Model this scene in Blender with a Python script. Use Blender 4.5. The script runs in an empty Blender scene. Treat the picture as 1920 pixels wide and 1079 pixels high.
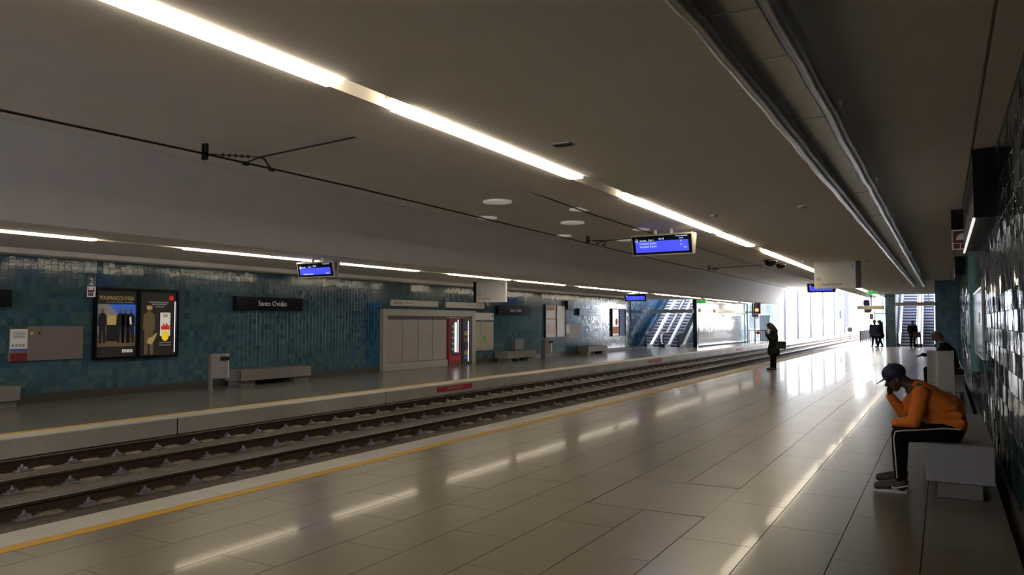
import bpy, bmesh, math, random
from mathutils import Vector, Matrix, Euler
R = math.radians
random.seed(7)
S = bpy.context.scene
C = S.collection

# ------------------------------------------------------------------ camera, sky, exposure
cam_d = bpy.data.cameras.new('camera')
cam_d.sensor_fit = 'HORIZONTAL'; cam_d.sensor_width = 36; cam_d.lens = 1425 / 1920 * 36
cam_d.clip_start = 0.05; cam_d.clip_end = 1000
cam = bpy.data.objects.new('camera', cam_d); C.objects.link(cam)
cam.location = (0, 0, 1.7); cam.rotation_euler = (R(90 + 2.592), 0, R(29.59))
S.camera = cam
world = bpy.data.worlds.new('overcast_sky'); S.world = world; world.use_nodes = True
bg = world.node_tree.nodes['Background']
bg.inputs[0].default_value = (0.90, 0.92, 1.0, 1); bg.inputs[1].default_value = 11.0
LAMP = 10.5                                   # radiance of the strip lamps
S.view_settings.view_transform = 'Standard'; S.view_settings.look = 'None'
S.view_settings.exposure = 0.30; S.view_settings.gamma = 1.0
S.view_settings.use_curve_mapping = False

# ------------------------------------------------------------------ materials
M = {}
def principled(name):
    m = bpy.data.materials.new(name); m.use_nodes = True; M[name] = m
    return m, m.node_tree.nodes, m.node_tree.links, m.node_tree.nodes['Principled BSDF']
def mat(name, col, rough=0.5, metal=0.0, emit=None, estr=0.0, noise=0.0, nscale=8.0, bump=0.0, bscale=40.0,
        spec=0.5, bdist=0.01, trans=0.0, attr=False, rvar=0.0):
    m, n, l, b = principled(name)
    b.inputs['Roughness'].default_value = rough; b.inputs['Metallic'].default_value = metal
    b.inputs['Specular IOR Level'].default_value = spec
    b.inputs['Transmission Weight'].default_value = trans
    if emit:
        b.inputs['Emission Color'].default_value = (*emit, 1); b.inputs['Emission Strength'].default_value = estr
    src = None
    if attr:
        a = n.new('ShaderNodeAttribute'); a.attribute_name = 'Col'; src = a.outputs['Color']
    else:
        b.inputs['Base Color'].default_value = (*col, 1)
    tc = n.new('ShaderNodeTexCoord')
    geo = n.new('ShaderNodeNewGeometry')
    if noise:
        t = n.new('ShaderNodeTexNoise'); t.inputs['Scale'].default_value = nscale; t.inputs['Detail'].default_value = 5
        l.new(geo.outputs['Position'], t.inputs['Vector'])
        mr = n.new('ShaderNodeMapRange'); mr.inputs[1].default_value = 0.3; mr.inputs[2].default_value = 0.7
        mr.inputs[3].default_value = 1 - noise; mr.inputs[4].default_value = 1 + noise
        l.new(t.outputs['Fac'], mr.inputs[0])
        mx = n.new('ShaderNodeMix'); mx.data_type = 'RGBA'; mx.blend_type = 'MULTIPLY'; mx.inputs[0].default_value = 1
        if src: l.new(src, mx.inputs[6])
        else: mx.inputs[6].default_value = (*col, 1)
        l.new(mr.outputs[0], mx.inputs[7]); src = mx.outputs[2]
        if rvar:
            m2 = n.new('ShaderNodeMapRange'); m2.inputs[1].default_value = .3; m2.inputs[2].default_value = .7
            m2.inputs[3].default_value = max(0.02, rough - rvar); m2.inputs[4].default_value = rough + rvar
            l.new(t.outputs['Fac'], m2.inputs[0]); l.new(m2.outputs[0], b.inputs['Roughness'])
    if src: l.new(src, b.inputs['Base Color'])
    if bump:
        t2 = n.new('ShaderNodeTexNoise'); t2.inputs['Scale'].default_value = bscale; t2.inputs['Detail'].default_value = 3
        l.new(geo.outputs['Position'], t2.inputs['Vector'])
        bp = n.new('ShaderNodeBump'); bp.inputs['Strength'].default_value = bump; bp.inputs['Distance'].default_value = bdist
        l.new(t2.outputs['Fac'], bp.inputs['Height']); l.new(bp.outputs[0], b.inputs['Normal'])
    return m
def granite(name, base, rough, fleck=0.35, scale=140, big=0.12, attr=False, coat=0.0):
    """speckled stone: fine flecks over a slow cloudy tone"""
    m, n, l, b = principled(name)
    geo = n.new('ShaderNodeNewGeometry')
    v = n.new('ShaderNodeTexNoise'); v.inputs['Scale'].default_value = scale; v.inputs['Detail'].default_value = 2
    w = n.new('ShaderNodeTexNoise'); w.inputs['Scale'].default_value = 0.9; w.inputs['Detail'].default_value = 6
    l.new(geo.outputs['Position'], v.inputs['Vector']); l.new(geo.outputs['Position'], w.inputs['Vector'])
    a = n.new('ShaderNodeMapRange'); a.inputs[1].default_value = .32; a.inputs[2].default_value = .68
    a.inputs[3].default_value = 1 - fleck; a.inputs[4].default_value = 1 + fleck
    c = n.new('ShaderNodeMapRange'); c.inputs[1].default_value = .35; c.inputs[2].default_value = .65
    c.inputs[3].default_value = 1 - big; c.inputs[4].default_value = 1 + big
    l.new(v.outputs['Fac'], a.inputs[0]); l.new(w.outputs['Fac'], c.inputs[0])
    mu = n.new('ShaderNodeMath'); mu.operation = 'MULTIPLY'; l.new(a.outputs[0], mu.inputs[0]); l.new(c.outputs[0], mu.inputs[1])
    mx = n.new('ShaderNodeMix'); mx.data_type = 'RGBA'; mx.blend_type = 'MULTIPLY'; mx.inputs[0].default_value = 1
    mx.inputs[6].default_value = (*base, 1)
    if attr:
        at = n.new('ShaderNodeAttribute'); at.attribute_name = 'Col'; l.new(at.outputs['Color'], mx.inputs[6])
    l.new(mu.outputs[0], mx.inputs[7]); l.new(mx.outputs[2], b.inputs['Base Color'])
    b.inputs['Coat Weight'].default_value = coat; b.inputs['Coat Roughness'].default_value = 0.06
    rr = n.new('ShaderNodeMapRange'); rr.inputs[1].default_value = .35; rr.inputs[2].default_value = .65
    rr.inputs[3].default_value = rough * 0.98; rr.inputs[4].default_value = rough * 1.02
    l.new(w.outputs['Fac'], rr.inputs[0]); l.new(rr.outputs[0], b.inputs['Roughness'])
    return m
granite('floor_stone', (0.22, 0.20, 0.165), 0.29, fleck=.18, scale=90, attr=True, coat=.14)
granite('far_floor_stone', (0.15, 0.143, 0.13), 0.25, fleck=.15, scale=90, coat=.14)
granite('coping_stone', (0.55, 0.53, 0.49), 0.5, fleck=.12, scale=60)
granite('bench_stone', (0.24, 0.24, 0.27), 0.55, fleck=.45, scale=110, big=.05)
granite('far_bench_stone', (0.20, 0.185, 0.175), 0.6, fleck=.15, scale=60)
granite('bench_base', (0.15, 0.145, 0.14), 0.6, fleck=.2, scale=80)
granite('track_concrete', (0.12, 0.095, 0.07), 0.8, fleck=.35, scale=14, big=.4)
granite('pad_concrete', (0.34, 0.29, 0.22), 0.8, fleck=.25, scale=30, big=.3)
mat('joint_dark', (0.02, 0.02, 0.02), 0.8)
mat('yellow_paint', (0.62, 0.36, 0.03), 0.5, noise=.12, nscale=9)
mat('ceiling_paint', (0.86, 0.815, 0.785), 0.75, noise=.03, nscale=1.5)
mat('fascia_paint', (0.88, 0.855, 0.85), 0.75, noise=.03, nscale=1.5)
mat('slot_white', (0.75, 0.72, 0.6), 0.5)
mat('grout', (0.06, 0.09, 0.10), 0.8, noise=.1)
mat('skirting_dark', (0.06, 0.055, 0.05), 0.5)
mat('tile', (0, 0, 0), 0.03, attr=True, bump=0.35, bscale=9, bdist=.01, noise=.06, nscale=30)
mat('tile_far', (0, 0, 0), 0.02, attr=True, bump=0.34, bscale=20, bdist=.005, noise=.06, nscale=30)
mat('tile_matte', (0, 0, 0), 0.45, attr=True, noise=.06, nscale=30)
mat('rail_steel', (0.24, 0.22, 0.20), 0.35, metal=.8, noise=.15, nscale=20)
mat('rail_rust', (0.055, 0.032, 0.02), 0.8, noise=.3, nscale=20)
mat('fastener_steel', (0.30, 0.29, 0.34), 0.4, metal=.5, noise=.2, nscale=40)
mat('duct_cover', (0.20, 0.19, 0.175), 0.6, noise=.1, nscale=30)
mat('black', (0.006, 0.006, 0.008), 0.45)
mat('black_gloss', (0.005, 0.005, 0.007), 0.15)
mat('sign_black', (0.010, 0.010, 0.016), 0.12)
mat('sign_white', (0.62, 0.60, 0.56), 0.5)
mat('sign_cream', (0.62, 0.57, 0.42), 0.5)
mat('print_white', (0.85, 0.85, 0.85), 0.12)
mat('print_grey', (0.30, 0.30, 0.30), 0.5)
mat('print_dark', (0.03, 0.03, 0.035), 0.5)
mat('print_yellow', (0.80, 0.50, 0.03), 0.5)
mat('print_red', (0.45, 0.015, 0.012), 0.5)
mat('print_maroon', (0.16, 0.015, 0.02), 0.5)
mat('print_blue', (0.03, 0.12, 0.55), 0.5)
mat('print_skin', (0.35, 0.2, 0.13), 0.6)
mat('print_brown', (0.16, 0.10, 0.05), 0.6)
mat('print_tan', (0.45, 0.33, 0.14), 0.6)
mat('print_suit', (0.012, 0.014, 0.02), 0.6)
mat('print_pink', (0.75, 0.62, 0.6), 0.12)
mat('print_orange', (0.75, 0.12, 0.03), 0.5)
mat('print_green', (0.12, 0.35, 0.05), 0.5)
mat('print_khaki', (0.36, 0.33, 0.22), 0.5)
for _n, _c, _e in (('lit_white',(.75,.72,.66),.30),('lit_yellow',(.85,.62,.03),.40),('lit_blue',(.03,.13,.6),.30),('lit_red',(.6,.02,.01),.35),('lit_tan',(.55,.40,.15),.18),('lit_grey',(.30,.28,.26),.14),('lit_brown',(.16,.11,.06),.15),('lit_skin',(.4,.25,.15),.15)): mat(_n, _c, .5, emit=_c, estr=_e)
mat('red_paint', (0.55, 0.012, 0.01), 0.5)
mat('screen_blue', (0.02, 0.03, 0.3), 0.3, emit=(0.07, 0.09, 1.0), estr=0.75)
mat('screen_text', (0.5, 0.6, 0.9), 0.3, emit=(0.45, 0.6, 1.0), estr=0.9)
mat('bezel_silver', (0.50, 0.47, 0.40), 0.4, metal=.2)
mat('notice_grey', (0.20, 0.165, 0.155), 0.5)
mat('metal_panel', (0.36, 0.32, 0.305), 0.42, metal=.25, noise=.06, nscale=3)
mat('metal_frame', (0.40, 0.37, 0.33), 0.45, metal=.3)
mat('bin_metal', (0.27, 0.25, 0.24), 0.45, metal=.3)
mat('foil', (0.27, 0.265, 0.26), 0.26, metal=.9, noise=.1, nscale=6, bump=0.5, bscale=5)
mat('foil_panel', (0.75, 0.72, 0.68), 0.45, metal=.35, noise=.05, nscale=6, bump=0.12, bscale=4)
mat('steel', (0.55, 0.56, 0.58), 0.28, metal=.9)
mat('escalator_skirt', (0.80, 0.82, 0.86), 0.3, metal=.15)
mat('step_dark', (0.05, 0.06, 0.11), 0.4, metal=.3)
mat('step_edge', (0.42, 0.45, 0.55), 0.35, metal=.3)
mat('rubber', (0.01, 0.01, 0.012), 0.4)
mat('glass', (0.75, 0.88, 0.92), 0.03, trans=1.0)
mat('blue_frame', (0.28, 0.52, 0.66), 0.4)
mat('teal_glass', (0.16, 0.36, 0.38), 0.2)
mat('door_blue', (0.42, 0.50, 0.62), 0.12)
mat('cable_black', (0.012, 0.012, 0.014), 0.5)
mat('insulator', (0.07, 0.05, 0.045), 0.4)
mat('disc_white', (0.80, 0.77, 0.74), 0.5)
mat('disc_glow', (0.8, 0.77, 0.74), 0.5, emit=(1.0, .93, .86), estr=.14)  # white discs with a weak glow of their own
mat('lamp', (1, 1, 1), 0.5, emit=(1.0, 0.87, 0.66), estr=LAMP)
mat('vending_light', (1, 1, 1), 0.5, emit=(0.85, 0.95, 1.0), estr=1.6)
mat('poster_tube', (1, 1, 1), 0.5, emit=(0.95, 0.95, 0.9), estr=0.7)
mat('green_exit', (0.02, 0.3, 0.05), 0.5, emit=(0.1, 0.8, 0.15), estr=0.25)
mat('red_lamp', (0.9, 0.1, 0.05), 0.4, emit=(1.0, 0.12, 0.03), estr=6.0)
mat('vending_red', (0.25, 0.015, 0.015), 0.35)
mat('vending_purple', (0.05, 0.03, 0.14), 0.35)
mat('outside_paving', (0.13, 0.128, 0.125), 0.8, noise=.1, nscale=2)
mat('outside_wall', (0.115, 0.115, 0.13), 0.8)
mat('outside_window', (0.07, 0.075, 0.09), 0.3)
mat('outside_grass', (0.10, 0.13, 0.07), 0.9, noise=.3, nscale=3)
mat('fence_grey', (0.03, 0.028, 0.03), 0.95, spec=.03)
mat('skin', (0.055, 0.028, 0.018), 0.5)
mat('skin_light', (0.17, 0.095, 0.068), 0.5)
mat('jacket_orange', (0.62, 0.155, 0.012), 0.75, noise=.12, nscale=12, bump=.5, bscale=14)
mat('collar_grey', (0.08, 0.075, 0.07), 0.8)
mat('trouser_black', (0.004, 0.004, 0.005), 0.85, bump=.3, bscale=18, spec=.12)
mat('stripe_cream', (0.55, 0.45, 0.36), 0.6)
mat('cap_navy', (0.012, 0.017, 0.06), 0.7)
mat('cap_badge', (0.25, 0.27, 0.36), 0.6)
mat('brim_maroon', (0.06, 0.012, 0.012), 0.6)
mat('shoe_grey', (0.035, 0.030, 0.030), 0.6)
mat('shoe_sole', (0.55, 0.52, 0.56), 0.5)
mat('sock_white', (0.6, 0.6, 0.6), 0.8)
mat('coat_black', (0.005, 0.005, 0.006), 0.85, bump=.3, bscale=20, spec=.15)
mat('coat_dark_green', (0.012, 0.015, 0.013), 0.85, bump=.3, bscale=20, spec=.15)
mat('coat_navy', (0.012, 0.016, 0.06), 0.8, bump=.3, bscale=20)
mat('bag_black', (0.012, 0.010, 0.008), 0.5)
mat('bag_brown', (0.10, 0.05, 0.03), 0.5)
mat('hair_dark', (0.012, 0.009, 0.008), 0.55)
mat('hair_grey', (0.10, 0.085, 0.075), 0.6)
mat('eye', (0.02, 0.015, 0.012), 0.2)

# ------------------------------------------------------------------ mesh helpers
def link(name, me, parent=None, loc=None, rot=None):
    o = bpy.data.objects.new(name, me); C.objects.link(o)
    if parent: o.parent = parent
    if loc is not None: o.location = loc
    if rot is not None: o.rotation_euler = rot
    return o
class MB:
    def __init__(s): s.v = []; s.f = []; s.m = []
    def add(s, vs, fs, mi=0):
        k = len(s.v); s.v += [tuple(p) for p in vs]
        for f in fs: s.f.append(tuple(i + k for i in f)); s.m.append(mi)
        return s
    def box(s, x0, x1, y0, y1, z0, z1, mi=0):
        if x0 > x1: x0, x1 = x1, x0
        if y0 > y1: y0, y1 = y1, y0
        if z0 > z1: z0, z1 = z1, z0
        return s.add([(x0,y0,z0),(x1,y0,z0),(x1,y1,z0),(x0,y1,z0),(x0,y0,z1),(x1,y0,z1),(x1,y1,z1),(x0,y1,z1)],
                     [(0,3,2,1),(4,5,6,7),(0,1,5,4),(1,2,6,5),(2,3,7,6),(3,0,4,7)], mi)
    def cbox(s, x0, x1, y0, y1, z0, z1, c=.01, mi=0):
        bm = bmesh.new()
        for X, sx in ((x0, 1), (x1, -1)):
            for Y, sy in ((y0, 1), (y1, -1)):
                for Z, sz in ((z0, 1), (z1, -1)):
                    bm.verts.new((X + sx*c, Y + sy*c, Z)); bm.verts.new((X + sx*c, Y, Z + sz*c)); bm.verts.new((X, Y + sy*c, Z + sz*c))
        r = bmesh.ops.convex_hull(bm, input=bm.verts)
        bmesh.ops.dissolve_limit(bm, angle_limit=.01, verts=bm.verts, edges=bm.edges)
        bm.verts.index_update()
        s.add([v.co for v in bm.verts], [[v.index for v in f.verts] for f in bm.faces], mi); bm.free(); return s
    def prism(s, poly, axis, a, b, mi=0):
        """polygon in the two other axes, extruded from a to b along axis (0,1,2)"""
        n = len(poly)
        def mk(p, t):
            return {0: (t, p[0], p[1]), 1: (p[0], t, p[1]), 2: (p[0], p[1], t)}[axis]
        vs = [mk(p, a) for p in poly] + [mk(p, b) for p in poly]
        fs = [tuple(range(n))[::-1], tuple(range(n, 2*n))] + [(i, (i+1) % n, (i+1) % n + n, i + n) for i in range(n)]
        return s.add(vs, fs, mi)
    def tube(s, pts, r, n=8, mi=0, cap=True):
        pts = [Vector(p) for p in pts]; rs = r if isinstance(r, (list, tuple)) else [r]*len(pts)
        vs = []; up = None
        for i, p in enumerate(pts):
            t = (pts[min(i+1, len(pts)-1)] - pts[max(i-1, 0)]).normalized()
            if up is None: up = t.orthogonal().normalized()
            up = (up - t*up.dot(t)); up = up.normalized() if up.length > 1e-6 else t.orthogonal().normalized()
            q = t.cross(up)
            for k in range(n):
                a = 2*math.pi*k/n; vs.append(p + (up*math.cos(a) + q*math.sin(a))*rs[i])
        fs = [(i*n+k, i*n+(k+1) % n, (i+1)*n+(k+1) % n, (i+1)*n+k) for i in range(len(pts)-1) for k in range(n)]
        if cap: fs += [tuple(range(n))[::-1], tuple(range((len(pts)-1)*n, len(pts)*n))]
        return s.add(vs, fs, mi)
    def ball(s, c, r, u=12, v=8, mi=0, zmin=-1.0):
        rx, ry, rz = r if isinstance(r, (list, tuple)) else (r, r, r)
        vs = []; fs = []
        for i in range(v+1):
            t = -math.pi/2 + math.pi*i/v; z = max(math.sin(t), zmin)
            for k in range(u):
                a = 2*math.pi*k/u; vs.append((c[0]+rx*math.cos(t)*math.cos(a), c[1]+ry*math.cos(t)*math.sin(a), c[2]+rz*z))
        for i in range(v):
            for k in range(u): fs.append((i*u+k, i*u+(k+1) % u, (i+1)*u+(k+1) % u, (i+1)*u+k))
        return s.add(vs, fs, mi)
    def mesh(s, name, mats, smooth=False):
        me = bpy.data.meshes.new(name); me.from_pydata(s.v, [], s.f)
        for m in (mats if isinstance(mats, (list, tuple)) else [mats]): me.materials.append(M[m])
        me.polygons.foreach_set('material_index', s.m)
        if smooth: me.polygons.foreach_set('use_smooth', [True]*len(s.f))
        me.update(); return me
    def build(s, name, mats, parent=None, smooth=False, loc=None, rot=None):
        return link(name, s.mesh(name, mats, smooth), parent, loc, rot)
def tag(o, label, cat=None, group=None, kind=None):
    o['label'] = label
    if cat: o['category'] = cat
    if group: o['group'] = group
    if kind: o['kind'] = kind
    return o
def thing(name, label, cat, loc=(0, 0, 0), rot=(0, 0, 0), group=None):
    o = bpy.data.objects.new(name, None); C.objects.link(o); o.location = loc; o.rotation_euler = rot
    o.empty_display_size = .1
    return tag(o, label, cat, group)
def copy_tree(o, parent=None):
    c = o.copy(); C.objects.link(c); c.parent = parent
    for ch in [k for k in ALLCH.get(o.name, o.children)]: copy_tree(ch, c)
    return c
ALLCH = {}
def struct(name, label, mb, mats, parent=None, smooth=False):
    return tag(mb.build(name, mats, parent, smooth), label, None, None, 'structure')
def box(name, b, m, parent=None, chamfer=0):
    mb = MB()
    mb.cbox(*b, c=chamfer) if chamfer else mb.box(*b)
    return mb.build(name, m, parent)
_txt = []
FACE_NY = (R(90), 0, 0); FACE_PX = (R(90), 0, R(90)); FACE_NX = (R(90), 0, R(-90))
def text(s, size, loc, rot, m, parent, align='LEFT', name='lettering', bold=0.0, sx=1.0):
    cu = bpy.data.curves.new('lettering', 'FONT'); cu.body = s; cu.size = size; cu.align_x = align; cu.align_y = 'CENTER'
    cu.extrude = 0.0015; cu.offset = bold; cu.resolution_u = 3
    o = bpy.data.objects.new(name, cu); C.objects.link(o); o.location = loc; o.rotation_euler = rot; o.parent = parent
    o.scale = (sx, 1, 1)
    _txt.append((o, m)); return o
def finish_text():
    bpy.context.view_layer.update(); dg = bpy.context.evaluated_depsgraph_get()
    for o, m in _txt:
        me = bpy.data.meshes.new_from_object(o.evaluated_get(dg)); me.materials.clear(); me.materials.append(M[m])
        me.polygons.foreach_set('material_index', [0]*len(me.polygons))
        n = bpy.data.objects.new('lettering', me); C.objects.link(n)
        n.parent = o.parent; n.location = o.location; n.rotation_euler = o.rotation_euler; n.scale = o.scale
        cu = o.data; bpy.data.objects.remove(o); bpy.data.curves.remove(cu)
ORD = ['first', 'second', 'third', 'fourth', 'fifth', 'sixth', 'seventh', 'eighth', 'ninth', 'tenth', 'eleventh', 'twelfth',
       'thirteenth', 'fourteenth', 'fifteenth', 'sixteenth', 'seventeenth', 'eighteenth']

# ------------------------------------------------------------------ dimensions (metres, camera over the origin)
NE, FE = -6.62, -11.88          # platform edges: near, far
WL, WR = -16.80, 0.53           # tiled walls
ZC, ZF, ZR = 3.60, 3.20, 4.67   # ceilings: near platform, far platform, over the tracks
BE, FX = -5.22, -11.96          # edges of the recess over the tracks
YB, YE = -18.0, 71.0            # back wall, end of the hall
BED = -0.37

# ------------------------------------------------------------------ floors
def col_attr(me, cols):
    a = me.color_attributes.new('Col', 'FLOAT_COLOR', 'CORNER'); buf = []
    for p, c in zip(me.polygons, cols): buf += [c[0], c[1], c[2], 1.0]*p.loop_total
    a.data.foreach_set('color', buf)
fl = struct('floor', 'polished stone floor of the near platform', MB().box(NE+.02, WR-.09, YB, 74, -.9, -.012), 'joint_dark')
box('wall_gap', (WR-.09, WR, YB, 40, -.9, -.05), 'joint_dark', fl)
base = (0.215, 0.192, 0.146)
def slab_geo(w, d, c=.0015, h=.012):
    b = MB(); x0, x1, y0, y1 = -w/2, w/2, -d/2, d/2
    b.add([(x0,y0,-h),(x1,y0,-h),(x1,y1,-h),(x0,y1,-h),(x0+c,y0+c,0),(x1-c,y0+c,0),(x1-c,y1-c,0),(x0+c,y1-c,0)],
          [(4,5,6,7),(0,1,5,4),(1,2,6,5),(2,3,7,6),(3,0,4,7)])
    return b
xs = [-6.05]; 
for j in range(10): xs.append(-0.74 - .555*(9 - j))
xs += [-0.18, 0.44]
xs = sorted(set(round(x, 3) for x in xs))
SL = 1.40
slabs = []
for i in range(len(xs)-1):
    off = 6.65 + (0.0 if i % 2 else 0.7)
    y = off - 8*SL
    while y < 73:
        x0, x1 = xs[i], xs[i+1]
        if not (x0 > -2.97 and x1 < -1.75 and y + SL > 6.64 and y < 7.96): slabs.append((x0, x1, y, min(y+SL, 74)))
        elif y < 6.64: slabs.append((x0, x1, y, 6.64)); 
        elif y + SL > 7.96: slabs.append((x0, x1, 7.96, y+SL))
        y += SL
slabs.append((-2.955, -1.845, 6.66, 7.94))          # the loose cover
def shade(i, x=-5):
    rr = random.Random(i*37+5); k = (1 if x < -1.31 else .50) * (1 + rr.uniform(-.05, .05))  # columns by the right wall darkened in colour, painting in the light's falloff
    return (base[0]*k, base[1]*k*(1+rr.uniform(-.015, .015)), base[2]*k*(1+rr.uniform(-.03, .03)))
vis = [s for s in slabs if s[3] > 2.0 and (s[3]*.87 - s[0]*.494) > 3]
vis.sort(key=lambda s: s[2]*.87 - (s[0]+s[1])*.25)
vis = [s for s in vis if (abs((s[0])) < 9 and s[3] > 2.2 + max(0, (s[0]+6)*.75))]
single = set(vis[:298])
rest = [s for s in slabs if s not in single]
shared = {}
for k, s_ in enumerate(sorted(single, key=lambda s: (s[2], s[0]))):
    w, d = round(s_[1]-s_[0]-.004, 3), round(s_[3]-s_[2]-.004, 3)
    if d <= .02: continue
    key = (w, d, k % 5, s_[0] > -1.31)
    if key not in shared:
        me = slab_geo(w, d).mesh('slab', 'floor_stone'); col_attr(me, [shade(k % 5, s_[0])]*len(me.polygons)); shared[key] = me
    o = link('slab', shared[key], fl, ((s_[0]+s_[1])/2, (s_[2]+s_[3])/2, 0.0))
mb = MB(); cols = []
for k, s_ in enumerate(rest):
    g = slab_geo(s_[1]-s_[0]-.004, s_[3]-s_[2]-.004)
    cx, cy = (s_[0]+s_[1])/2, (s_[2]+s_[3])/2
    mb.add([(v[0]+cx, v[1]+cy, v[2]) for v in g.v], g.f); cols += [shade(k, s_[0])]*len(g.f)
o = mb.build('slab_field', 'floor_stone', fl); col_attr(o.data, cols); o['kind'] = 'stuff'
# edge of the near platform
y = YB
while y < 74:
    MB().cbox(NE, -6.205, y+.003, min(y+2.9, 74)-.003, -.36, 0.0, c=.012).build('coping', 'coping_stone', fl); y += 2.9
box('yellow_line', (-6.20, -6.055, YB, 74, -.05, 0.0015), 'yellow_paint', fl)
# far platform
ff = struct('floor_far_platform', 'dark polished floor of the far platform', MB().box(-18, FE-.49, YB, 78, -.9, 0.0), 'far_floor_stone')
y = 3.1 - 5.8*3
while y < 78:
    MB().cbox(FE-.47, FE, y+.012, y+5.8-.012, -.30, 0.0, c=.014).build('coping', 'coping_stone', ff); y += 5.8
box('face_wall', (FE-.47, FE-.03, YB, 78, -.9, -.30), 'joint_dark', ff)
box('joint_backing', (FE-.47, FE-.02, YB, 78, -.3, -.02), 'joint_dark', ff)
box('yellow_line', (FE-.60, FE-.47, YB, 78, -.05, .0015), 'yellow_paint', ff)
tb = struct('floor_track_bed', 'dirty concrete slab under the two tracks', MB().box(FE-.03, NE+.02, YB, 180, -.9, BED), 'track_concrete')

# rails with their fasteners
RX = [-11.30, -9.93, -8.56, -7.19]
def rail_profile(x):
    return [(x-.07,BED+.005),(x+.07,BED+.005),(x+.07,BED+.02),(x+.012,BED+.035),(x+.012,-.262),(x+.036,-.248),(x+.036,-.224),(x+.03,-.22),
            (x-.03,-.22),(x-.036,-.224),(x-.036,-.248),(x-.012,-.262),(x-.012,BED+.035),(x-.07,BED+.02)]
fm = MB()
fm.prism([(-.02,.0),(.17,.0),(.17,.016),(-.02,.016)], 1, -.10, .10, 0)                        # base plate
fm.prism([(.05,.016),(.12,.016),(.12,.034),(.07,.05)], 1, -.055, .055, 0)                     # clamp
fm.tube([(.085,-.01,.016),(.085,-.01,.092)], .016, 6, 0)                                      # bolt
fm.tube([(.085,-.01,.05),(.085,-.01,.068)], .03, 6, 0)
ring = [( .06 + .10*math.cos(a), .27 + .17*math.sin(a)) for a in [2*math.pi*k/10 for k in range(10)]]
top = [( .06 + .06*math.cos(a), .27 + .12*math.sin(a)) for a in [2*math.pi*k/10 for k in range(10)]]
fm.add([(p[0], p[1], 0.0) for p in ring] + [(p[0], p[1], .022) for p in top],
       [tuple(range(10, 20))] + [(i, (i+1) % 10, 10+(i+1) % 10, 10+i) for i in range(10)], 1)  # mortar pad
fast = fm.mesh('fastener', ['fastener_steel', 'pad_concrete'])
names = ['rail nearest the far platform', 'second rail from the far platform', 'third rail from the far platform', 'rail below the near platform edge']
for k, x in enumerate(RX):
    t = thing('rail', 'steel ' + names[k] + (' with a row of bolted fasteners' if k < 3 else ''), 'rail', (x, 0, BED), group='running rails')
    pr = rail_profile(x); b = MB(); b.prism([(p[0]-x, p[1]-BED) for p in pr], 1, YB, 175, 0)
    for q in range(len(b.f)):
        zs = [b.v[i][2] for i in b.f[q]]
        if min(zs) > .146: b.m[q] = 1
    b.build('rail_body', ['rail_rust', 'rail_steel'], t)
    if k < 3:
        y0 = [5.22, 5.09, 4.50][k]
        for j in range(int((69 - y0)/.695)):
            link('fastener', fast, t, (.035, y0 + .695*j, 0.0))
# cable duct between the tracks
t = thing('cable_duct', 'long grey ribbed cable duct lying between the two tracks', 'duct', (-8.95, 0, BED))
box('trough', (-.14, .14, YB, 71, 0, .09), 'duct_cover', t)
b = MB(); y = 3.0
while y < 24:
    b.box(-.13, .13, y, y+.022, .09, .098); y += .05
o = b.build('ribs', 'duct_cover', t); o['kind'] = 'stuff'
y = 24
while y < 70: box('cover', (-.13, .13, y, y+.97, .09, .098), 'duct_cover', t); y += 1

# ------------------------------------------------------------------ walls and tiles
TC = [(.044,.110,.156),(.060,.132,.166),(.048,.120,.178),(.070,.136,.154),(.038,.092,.140),(.058,.138,.190),(.078,.146,.164),(.046,.112,.146)]
BLUE = [(.016,.085,.20),(.022,.105,.24),(.014,.070,.165),(.026,.115,.22)]
NICHE = [(.008,.050,.115),(.010,.060,.135),(.007,.042,.10),(.012,.066,.125)]
PALE = [(.55,.60,.64),(.60,.64,.67),(.50,.56,.61),(.58,.61,.62)]
def tile_geo(s, d=.0022, c=.0012):
    h = s/2 - .002
    return ([(-h,-h,0),(h,-h,0),(h,h,0),(-h,h,0),(-h+c,-h+c,d),(h-c,-h+c,d),(h-c,h-c,d),(-h+c,h-c,d)],
            [(4,5,6,7),(0,1,5,4),(1,2,6,5),(2,3,7,6),(3,0,4,7)])
def tiles(parent, s, cells, to_world, palette, n_single, tilt, material, seed=1):
    """cells: list of (u, v) centres, nearest first. The first n_single become objects, the rest one mesh."""
    rnd = random.Random(seed); gv, gf = tile_geo(s)
    var = []
    for c in palette(None):
        b = MB(); b.add(gv, gf); me = b.mesh('tile', material); col_attr(me, [c]*len(gf)); var.append(me)
    mb = MB(); cols = []
    for i, (u, v) in enumerate(cells):
        m = to_world(u, v) @ Euler((rnd.gauss(0, tilt), rnd.gauss(0, tilt), 0)).to_matrix().to_4x4()
        pal = palette((u, v)); c = rnd.randrange(len(pal))
        if i < n_single and pal is palette(None):
            o = bpy.data.objects.new('tile', var[c]); C.objects.link(o); o.parent = parent; o.matrix_local = m
        else:
            mb.add([m @ Vector(p) for p in gv], gf); cols += [pal[c]]*len(gf)
    if mb.f:
        o = mb.build('tile_field', material, parent); col_attr(o.data, cols); o['kind'] = 'stuff'
def frame_px(X):   # local x->+Y, y->+Z, z->+X
    return lambda u, v: Matrix(((0,0,1,X),(1,0,0,u),(0,1,0,v),(0,0,0,1)))
def frame_nx(X):   # faces -X: x->-Y
    return lambda u, v: Matrix(((0,0,-1,X),(-1,0,0,u),(0,1,0,v),(0,0,0,1)))
def frame_ny(Y):   # faces -Y: x->+X
    return lambda u, v: Matrix(((1,0,0,u),(0,0,-1,Y),(0,1,0,v),(0,0,0,1)))
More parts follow.
